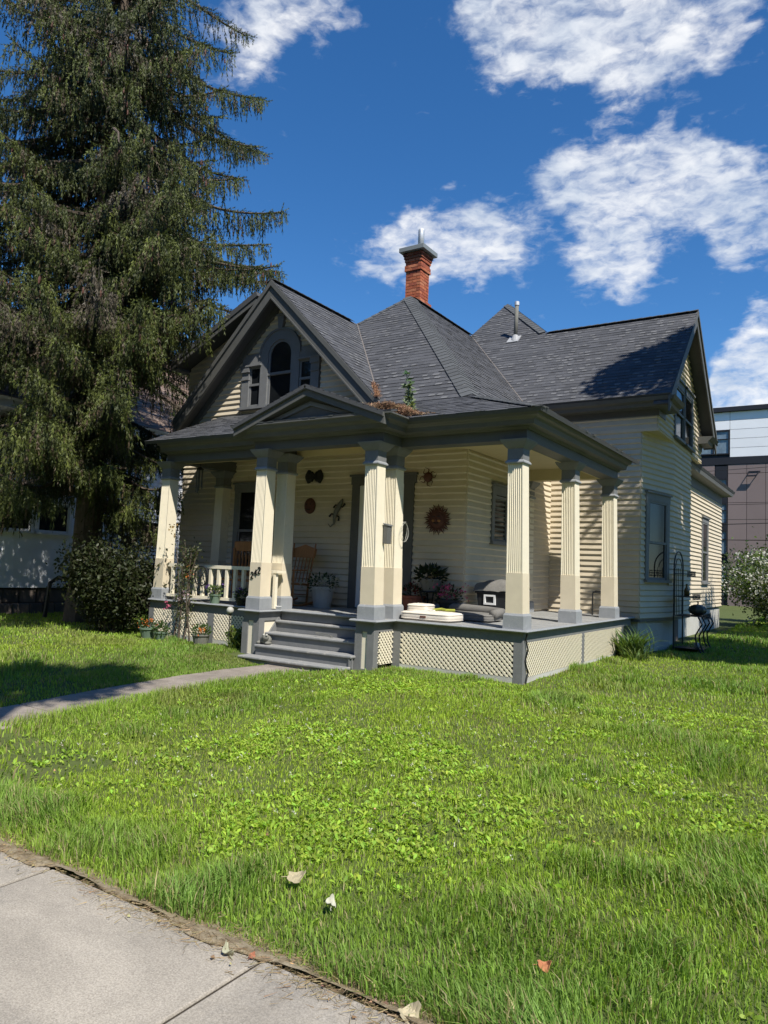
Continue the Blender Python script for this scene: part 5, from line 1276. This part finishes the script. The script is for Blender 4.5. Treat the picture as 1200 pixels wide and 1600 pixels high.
for a, b_, c in (((-4.25, 1.83), (-4.16, 1.80), (-4.11, 1.86)), ((-4.25, 1.83), (-4.32, 1.84), (-4.36, 1.79)), ((-4.31, 1.66), (-4.23, 1.62), (-4.24, 1.55)), ((-4.31, 1.66), (-4.40, 1.68), (-4.45, 1.63))): MB().tube([(a[0], y, a[1]), (b_[0], y, b_[1]), (c[0], y, c[1])], [.018, .014, .02], 6).build('leg', 'black', t)
# mailbox on the column
t = thing('mailbox', 'small dark grey mailbox on the right face of the paired front column', 'mailbox', (-2.02, -.30, 1.23))
def mbx():
    x0 = XCc-.036; m = MB(); m.prism([(x0, -.30, 1.08), (x0, -.19, 1.08), (x0, -.19, 1.36), (x0, -.30, 1.36)], (.075, 0, 0)); m.build('box', 'trim', t, bevel=.006)
    MB().hexa([(x0, -.31, 1.36), (x0+.09, -.31, 1.335), (x0+.09, -.18, 1.335), (x0, -.18, 1.36), (x0, -.31, 1.375), (x0+.09, -.31, 1.35), (x0+.09, -.18, 1.35), (x0, -.18, 1.375)]).build('lid', 'trim2', t)
mbx()
# house number
t = thing('house_number', 'black house number 242 rising diagonally on the front column', 'sign', (-4.27, -.47, .57))
def digit(ch, x, z, h):
    w = h*.56; s = h*.17; m = MB()
    def seg(a, b): m.bar((x+a[0]*w, -.483, z+a[1]*h), (x+b[0]*w, -.483, z+b[1]*h), .014, s, up=(0, 1, 0)) if False else m.bar((x+a[0]*w, -.480, z+a[1]*h), (x+b[0]*w, -.480, z+b[1]*h), s, .014, up=(0, 1, 0))
    if ch == '2': pl = [(-.42, .30), (-.30, .44), (0, .5), (.30, .42), (.38, .22), (.20, .0), (-.2, -.28), (-.42, -.46), (.46, -.46)]
    else: pl = None
    if pl:
        for a, b in zip(pl[:-1], pl[1:]): seg(a, b)
    else:
        seg((.22, .5), (.22, -.5)); seg((.22, .5), (-.46, -.14)); seg((-.5, -.16), (.5, -.16))
    m.build('digit', 'black', t)
for i, ch in enumerate('242'): digit(ch, -4.345+.072*i, .535+.040*i, .098)
# rocking chair and slatted bench
def rocker():
    t = thing('rocking_chair', 'honey oak rocking chair half hidden behind the paired left columns', 'chair', (-4.75, 1.02, 0)); cxx, cyy = -4.80, 1.0
    W2 = .27
    MB().hexa([(cxx-W2, cyy-.24, .38), (cxx+W2, cyy-.24, .38), (cxx+W2-.03, cyy+.24, .36), (cxx-W2+.03, cyy+.24, .36), (cxx-W2, cyy-.24, .42), (cxx+W2, cyy-.24, .42), (cxx+W2-.03, cyy+.24, .40), (cxx-W2+.03, cyy+.24, .40)]).build('seat', 'wood', t, bevel=.01)
    for s in (-1, 1):
        pts = [(cxx+s*.24, cyy-.45+.95*k/10, .02+.13*((k/10-.45)*2)**2*.6) for k in range(11)]; MB().tube(pts, .02, 6).build('rocker', 'wood', t)
        MB().tube([(cxx+s*.23, cyy-.2, .05), (cxx+s*.235, cyy-.2, .62)], [.02, .018], 8).build('leg', 'wood', t); MB().tube([(cxx+s*.22, cyy+.2, .05), (cxx+s*.23, cyy+.22, .42), (cxx+s*.25, cyy+.36, 1.12)], [.02, .02, .014], 8).build('back_post', 'wood', t)
        MB().bar((cxx+s*.25, cyy-.24, .63), (cxx+s*.25, cyy+.26, .64), .05, .025).build('armrest', 'wood', t)
    for k in range(5): xx = cxx-.16+.08*k; MB().tube([(xx, cyy+.23, .42), (xx, cyy+.33, .86)], .011, 6).build('spindle', 'wood', t)
    MB().prism([(cxx-.25, cyy+.33, .86), (cxx+.25, cyy+.33, .86), (cxx+.27, cyy+.36, 1.02), (cxx, cyy+.37, 1.10), (cxx-.27, cyy+.36, 1.02)], (0, .025, 0)).build('crest_rail', 'wood', t)
    for s in (-1, 1): MB().bar((cxx-.23, cyy+s*.18, .2), (cxx+.23, cyy+s*.18, .2), .02).build('stretcher', 'wood', t)
rocker()
def glider():
    t = thing('porch_bench', 'oak spindle back bench behind the railing on the left of the porch', 'bench', (-5.95, 1.05, 0)); x0, x1 = -6.42, -5.45
    MB().box((x0, .75, .38), (x1, 1.2, .42)).build('seat', 'wood', t, bevel=.01)
    MB().box((x0, 1.20, .94), (x1, 1.235, 1.13)).build('crest_rail', 'wood', t, bevel=.02); MB().box((x0, 1.2, .48), (x1, 1.235, .54)).build('lower_rail', 'wood', t)
    k = 0; x = x0+.06
    while x < x1-.03: MB().lathe((x, 1.218, .54), [(.014, 0), (.026, .12), (.016, .2), (.026, .3), (.014, .40)], 7).build('spindle', 'wood', t, smooth=True); x += .085
    for xx in (x0+.03, x1-.03):
        for yy in (.79, 1.2): MB().bar((xx, yy, 0), (xx, yy, .4 if yy < 1 else 1.0), .045).build('leg', 'wood', t)
        MB().box((xx-.03, .76, .62), (xx+.03, 1.22, .65)).build('armrest', 'wood', t); MB().bar((xx, .79, .4), (xx, .79, .62), .035).build('arm_post', 'wood', t)
glider()
# wind chime, wreath, wire, bowl
t = thing('wind_chime', 'dark wind chime hanging under the left end of the porch ceiling', 'wind chime', (-7.0, .55, 2.3))
MB().tube([(-6.72, .5, 2.73), (-6.72, .5, 2.46)], .005, 5).build('cord', 'black', t); MB().lathe((-6.72, .5, 2.43), [(.07, 0), (.07, .015), (.02, .05)], 12).build('cap', 'black', t)
for k in range(5): a = 2*math.pi*k/5; MB().tube([(-6.72+.055*math.cos(a), .5+.055*math.sin(a), 2.43), (-6.72+.055*math.cos(a), .5+.055*math.sin(a), 2.10-.03*k)], .009, 6).build('tube', 'trim', t)
MB().tube([(-6.72, .5, 2.43), (-6.72, .5, 1.96)], .004, 4).build('clapper_cord', 'black', t)
t = thing('wire_wreath', 'loop of white wire hung on the right face of the rear paired column', 'wreath', (-1.96, .2, 1.3))
for q in range(3): MB().tube([(-1.995+.012*q+.01*math.sin(3*a+q), .20+.085*math.cos(a+q), 1.28+.15*math.sin(a+q)) for a in [2*math.pi*k/16 for k in range(17)]], .0025, 4).build('wire', 'palepot', t)
t = thing('step_ornament', 'grey stone frog ornament at the left end of the second step', 'ornament', (-4.0, -.47, -.505))
for a, r in (((-4.0, -.46, -.44), (.10, .075, .075)), ((-3.96, -.52, -.40), (.06, .05, .05))): MB().ellip(a, r, 12, 8).build('body' if r[0] > .08 else 'head', 'greypot', t, smooth=True)
for s in (-1, 1): MB().ellip((-3.94+.03*s, -.55, -.36), (.018, .018, .018), 8, 6).build('eye', 'palepot', t, smooth=True); MB().ellip((-4.02+.085*s, -.48, -.485), (.04, .07, .028), 10, 6).build('foot', 'greypot', t, smooth=True)
t = MB().tube([(-3.05+.16*math.cos(a*1.9)*(1-.04*a), -.25+.07*math.sin(a*1.9), -.33+.05*abs(math.sin(a*.95))) for a in [k*.25 for k in range(24)]], .004, 4).build('wire_loop', 'greypot'); props(t, 'loose loop of grey wire lying on the upper step treads', 'wire')
t = MB().tube([(-2.42, -.06, .03), (-2.30, -.22, .04), (-2.22, -.30, .035)], .012, 6).build('stick', 'palepot'); props(t, 'pale stick lying on the deck left of the front column', 'stick')
t = thing('pet_bowl', 'small white bowl on the deck between the paired left columns', 'bowl', (-4.13, -.1, 0)); MB().lathe((-4.13, -.1, .004), [(.05, 0), (.08, .05), (.085, .055), (.07, .05), (.04, .02)], 14).build('bowl', 'white', t, smooth=True)
# climbing rose with a metal wheel trellis
t = thing('climbing_rose', 'thin climbing rose trained up before the railing with pink and orange blooms', 'plant', (-6.4, -.15, -.68))
rm = MB(); rpts = []
for k in range(5):
    x = -6.38+.07*k; pts = [(x+.02*k+.10*math.sin(3.1*s+k)*s, -.2+.05*math.sin(5*s+k*2)+.14*s*(k % 2), -.7+1.65*s*(1-.1*(k % 3))) for s in np.linspace(0, 1, 10)]
    rm.tube(pts, [.014*(1-.7*s)+.003 for s in np.linspace(0, 1, 10)], 5, cap=False); rpts += pts[3:]
rm.build('stems', 'bark', t)
n = 520; q = np.array(rpts)[rng.integers(0, len(rpts), n)]+rng.normal(0, .075, (n, 3)); v, f, c = scatter(LEAF_V, LEAF_F, q, unit(n), rng.uniform(.03, .065, n), jitter((.07, .085, .03), n, .4)); props(npmesh('leaves', v, f, 'leaf', c, t), kind='stuff')
flowers_on(t, (-6.55, -.24, -.10), (.03, .02, .03), 4, .045, (.50, .12, .20)); flowers_on(t, (-6.18, -.24, .06), (.02, .02, .02), 3, .045, (.55, .38, .42)); flowers_on(t, (-6.13, -.15, .52), (.08, .05, .05), 4, .03, (.66, .22, .06)); flowers_on(t, (-6.62, -.15, 1.25), (.05, .05, .06), 5, .04, (.34, .22, .06))
bush(t, -6.35, .0, .45, .34, .2, .75, 330, .05, (.06, .075, .03), 12, 'darkleaf')
t = thing('wheel_trellis', 'small dark metal wheel ornament hung on the railing behind the rose', 'ornament', (-6.05, .06, .45))
MB().tube([(-6.05+.17*math.cos(a), .06, .46+.17*math.sin(a)) for a in [2*math.pi*k/20 for k in range(21)]], .012, 6).build('rim', 'iron', t)
for k in range(4): a = math.pi*k/4; MB().tube([(-6.05+.17*math.cos(a), .06, .46+.17*math.sin(a)), (-6.05-.17*math.cos(a), .06, .46-.17*math.sin(a))], .006, 5).build('spoke', 'iron', t)
t = thing('garden_globe', 'small glass globe light on a thin stake left of the steps', 'garden light', (-4.95, -.3, -.7)); MB().tube([(-4.95, -.3, -.72), (-4.95, -.3, -.12)], .008, 6).build('stake', 'iron', t); MB().ellip((-4.95, -.3, -.06), (.06, .06, .06), 14, 10).build('globe', 'palepot', t, smooth=True)
MB().lathe((-4.95, -.3, -.14), [(.02, 0), (.03, .03), (.02, .05)], 10).build('collar', 'iron', t)
# baker's rack on the right of the house
def rack():
    t = thing('garden_rack', 'black wrought iron baker rack with arched back beside the side wall', 'rack', (.72, 7.0, -.68)); X, y0, y1, g = .55, 6.55, 7.45, -.70
    def tb(name, pts, r=.014): return MB().tube(pts, r, 6).build(name, 'iron', t)
    for y in (y0, y1): tb('post', [(X, y, g), (X, y, 1.0)])
    tb('arch', [(X, y0+(y1-y0)*(.5-.5*math.cos(math.pi*k/12)), 1.0+.32*math.sin(math.pi*k/12)) for k in range(13)]); tb('arch', [(X, y0+.14+(y1-y0-.28)*(.5-.5*math.cos(math.pi*k/12)), .98+.2*math.sin(math.pi*k/12)) for k in range(13)], .009)
    for z, d in ((.86, .25), (.40, .35), (.02, .55), (-.62, .55)):
        s = MB(); s.box((X, y0, z), (X+d, y1, z+.012)); s.build('shelf', 'iron', t)
        if z > 0: tb('shelf_rim', [(X+d, y0, z-.05), (X+d, y1, z-.05)], .008); tb('shelf_rim', [(X+d, y0, z+.06), (X+d, y1, z+.06)], .007)
        for k in range(6):
            if z > 0: yy = y0+(y1-y0)*(k+.5)/6; tb('scroll', [(X+d+.0, yy+.05*math.cos(a), z+.005+.05*math.sin(a)) for a in [2*math.pi*j/8 for j in range(9)]], .006)
    for y in (y0, y1):
        for k in range(2): tb('leg', [(X+.53-.07*k, y, .02), (X+.60-.07*k, y, -.12), (X+.48-.07*k, y, -.34), (X+.50-.07*k, y, -.52), (X+.58-.05*k, y, -.70)], .016)
    for k in range(5): yy = y0+.1+.17*k; tb('rod', [(X, yy, .02), (X, yy, .98)], .006)
rack()
t = thing('gourd', 'round striped dark gourd on the counter of the iron rack', 'gourd', (.92, 7.0, .03)); rg = []
for i in range(9):
    a = math.pi*i/8; rg.append([(.92+max(.004, math.sin(a))*.17*(1+.06*math.cos(8*b))*math.cos(b), 7.0+max(.004, math.sin(a))*.17*(1+.06*math.cos(8*b))*math.sin(b), .145-.115*math.cos(a)) for b in [2*math.pi*k/32 for k in range(32)]])
MB().loft(rg).build('body', mat('striped_green_gourd', (.06, .07, .06), .35, .5, 14, stretch=(1, 1, .2)), t, smooth=True); MB().tube([(.92, 7.0, .25), (.93, 7.02, .29), (.90, 7.06, .31)], .014, 6).build('stem', 'bark', t)
t = thing('lantern', 'small amber bottle on the middle shelf of the iron rack', 'bottle', (.7, 7.05, .41)); MB().lathe((.70, 7.05, .415), [(.05, 0), (.055, .12), (.02, .18), (.018, .25)], 10).build('bottle', mat('amber_bottle_glass', (.16, .10, .03), .2), t, smooth=True)
t = thing('white_ball', 'white glass ball on the bottom shelf of the iron rack', 'ball', (.95, 6.8, -.58)); MB().ellip((.95, 6.8, -.55), (.06, .06, .06), 12, 8).build('ball', 'palepot', t, smooth=True)
t = thing('metal_chair', 'black tube metal chair frame at the far right end of the porch', 'chair', (-.45, 4.9, 0)); MB().tube([(-.62, 5.0, .0), (-.62, 5.0, .42), (-.56, 5.0, .46), (-.2, 4.9, .44), (-.15, 4.9, .40), (-.15, 4.9, 0)], .016, 6).build('frame', 'iron', t); MB().tube([(-.3, 4.7, .28), (-.15, 4.75, .36), (-.1, 4.8, .30)], .012, 6).build('arm', 'iron', t)
MB().tube([(-.35, 5.25, 0), (-.35, 5.25, .4), (-.62, 5.0, .44)], .014, 6).build('frame', 'iron', t)
t = MB().tube([(.05, .03, -.02), (.02, .05, -.12), (.035, .10, -.25), (.01, .07, -.4), (.03, .13, -.55), (.02, .08, -.69)], .011, 6).build('hose', 'black'); props(t, 'thin black hose hanging down the lattice at the porch corner post', 'hose')
# debris and a weed in the roof valley
nd = thing('needle_litter', 'heap of brown dry needles caught in the porch roof valley', 'debris', (-2.0, .1, 3.05)); n = 9000
px_ = -2.06+rng.normal(0, .19, n); t_ = rng.uniform(0, 1, n)
py_ = -.22+rng.beta(1.2, 2.2, n)*(.10+.95*np.clip((-1.75-px_)/1.0, 0, 1)*1.0)+.06*rng.random(n); zt = np.maximum(2.875+.445*(py_+.27), np.where(px_ > -3.2, 3.40-(px_+3.2)*.395, 0)*(px_ < -1.68))
hp_ = .20*np.clip(1-np.abs(px_+2.08)/.55, 0, 1)*np.clip(1-(py_+.2)/.75, 0, 1)*rng.random(n)**.6
v, f, c = scatter(np.array([(-.5, .05, 0), (-.5, -.05, 0), (.5, 0, .02)], float), np.array([(0, 1, 2)]), np.stack([px_, py_, zt+.025+hp_], 1), unit(n)*np.array([1, 1, .5]), rng.uniform(.04, .09, n), jitter((.30, .19, .115), n, .45, .12))
npmesh('needles', v, f, 'needlesdry', c, nd)['kind'] = 'stuff'
n = 900; s = rng.random(n)**1.3; a_ = np.array((-3.23, 1.19, 3.62)); b_ = np.array((-3.62, 1.60, 4.0)); q = a_+(b_-a_)*s[:, None]+rng.normal(0, .035, (n, 3))*np.array([1, .6, .3])+np.array([.02, -.03, .04])
v, f, c = scatter(np.array([(-.5, .06, 0), (-.5, -.06, 0), (.5, 0, .02)], float), np.array([(0, 1, 2)]), q, unit(n), rng.uniform(.03, .07, n), jitter((.30, .16, .09), n, .4, .1)); npmesh('valley_needles', v, f, 'needlesdry', c, nd)['kind'] = 'stuff'
t = thing('roof_weed', 'tall leafy weed growing out of the needle heap on the porch roof', 'plant', (-2.0, .18, 3.0)); sm_ = MB(); pts_ = []
for k in range(3):
    pts = [(-2.02+.04*k+.03*math.sin(4*s+k), .18+.02*k, 3.05+(.62-.14*k)*s) for s in np.linspace(0, 1, 8)]; sm_.tube(pts, [.010*(1-.6*s)+.002 for s in np.linspace(0, 1, 8)], 5); pts_ += pts
sm_.build('stem', 'greenpot', t)
n = 150; q = np.array(pts_)[rng.integers(0, len(pts_), n)]; d = unit(n)*np.array([1, 1, .5])+np.array([0, 0, -.1]); hi = ((q[:, 2]-3.05)/.6)[:, None]
v, f, c = scatter(LEAF_V*np.array([1, .8, 1]), LEAF_F, q, d, rng.uniform(.06, .13, n), np.array([.24, .28, .17])*(1-hi)+np.array([.06, .12, .05])*hi); npmesh('leaves', v, f, 'leaf', c, t)['kind'] = 'stuff'
# dead leaves on grass and pavement
def dead_leaf(label, x, y, z, s, col, curl, rz):
    m = MB(); k = 22; R3 = random.Random(int(rz*100)); out = []
    for i in range(k):
        a = 2*math.pi*i/k; lobe = .72+.28*abs(math.cos(2.5*a))**.7+R3.uniform(-.07, .07); out.append((lobe*math.cos(a), .8*lobe*math.sin(a)))
    vs = [(0, 0, .004)]+[(a*s*.55, b*s*.55, curl*s*.25*(a*a+.4*b)*R3.uniform(.7, 1.2)) for a, b in out]+[(a*s, b*s, curl*s*(.9*a*a-.5*b*b+.35*b)*R3.uniform(.75, 1.25)+.006) for a, b in out]
    m.add(vs, [(0, i+1, (i+1) % k+1) for i in range(k)]+[(1+i, 1+k+i, 1+k+(i+1) % k, 1+(i+1) % k) for i in range(k)]); m.tube([(-.7*s, 0, .006), (-1.1*s, .1*s, .008), (-1.6*s, .05*s, .01)], .002, 4)
    o = m.build('dead_leaf', mat('dry_leaf', col, .8, .25, 40)); o.location = (x, y, z); o.rotation_euler = (.25, -.2, rz); sol = o.modifiers.new('thick', 'SOLIDIFY'); sol.thickness = .002
    props(o, label, 'leaf', 'fallen dry leaves')
dead_leaf('pale tan dry leaf resting in the grass near the pavement edge, largest one', 1.28, -6.06, -.825, .050, (.38, .33, .21), .45, .4)
dead_leaf('curled white green dry leaf in the grass right of the tan one', 1.57, -6.16, -.84, .036, (.42, .42, .33), .8, 2.2)
dead_leaf('curled grey green dry leaf lying on the pavement by its grassy edge', 1.46, -6.72, -.868, .030, (.36, .36, .25), 1.1, 2.8)
dead_leaf('crumpled cream dry leaf at the lower end of the pavement edge', 2.28, -6.63, -.865, .044, (.42, .37, .25), .8, 1.0)
dead_leaf('orange brown dry leaf standing in the grass at the lower right', 2.58, -6.07, -.835, .028, (.40, .17, .08), .8, .3)
dead_leaf('reddish dry leaf scrap beside the joint in the pavement', 1.56, -6.68, -.866, .016, (.36, .15, .09), .4, 1.7)
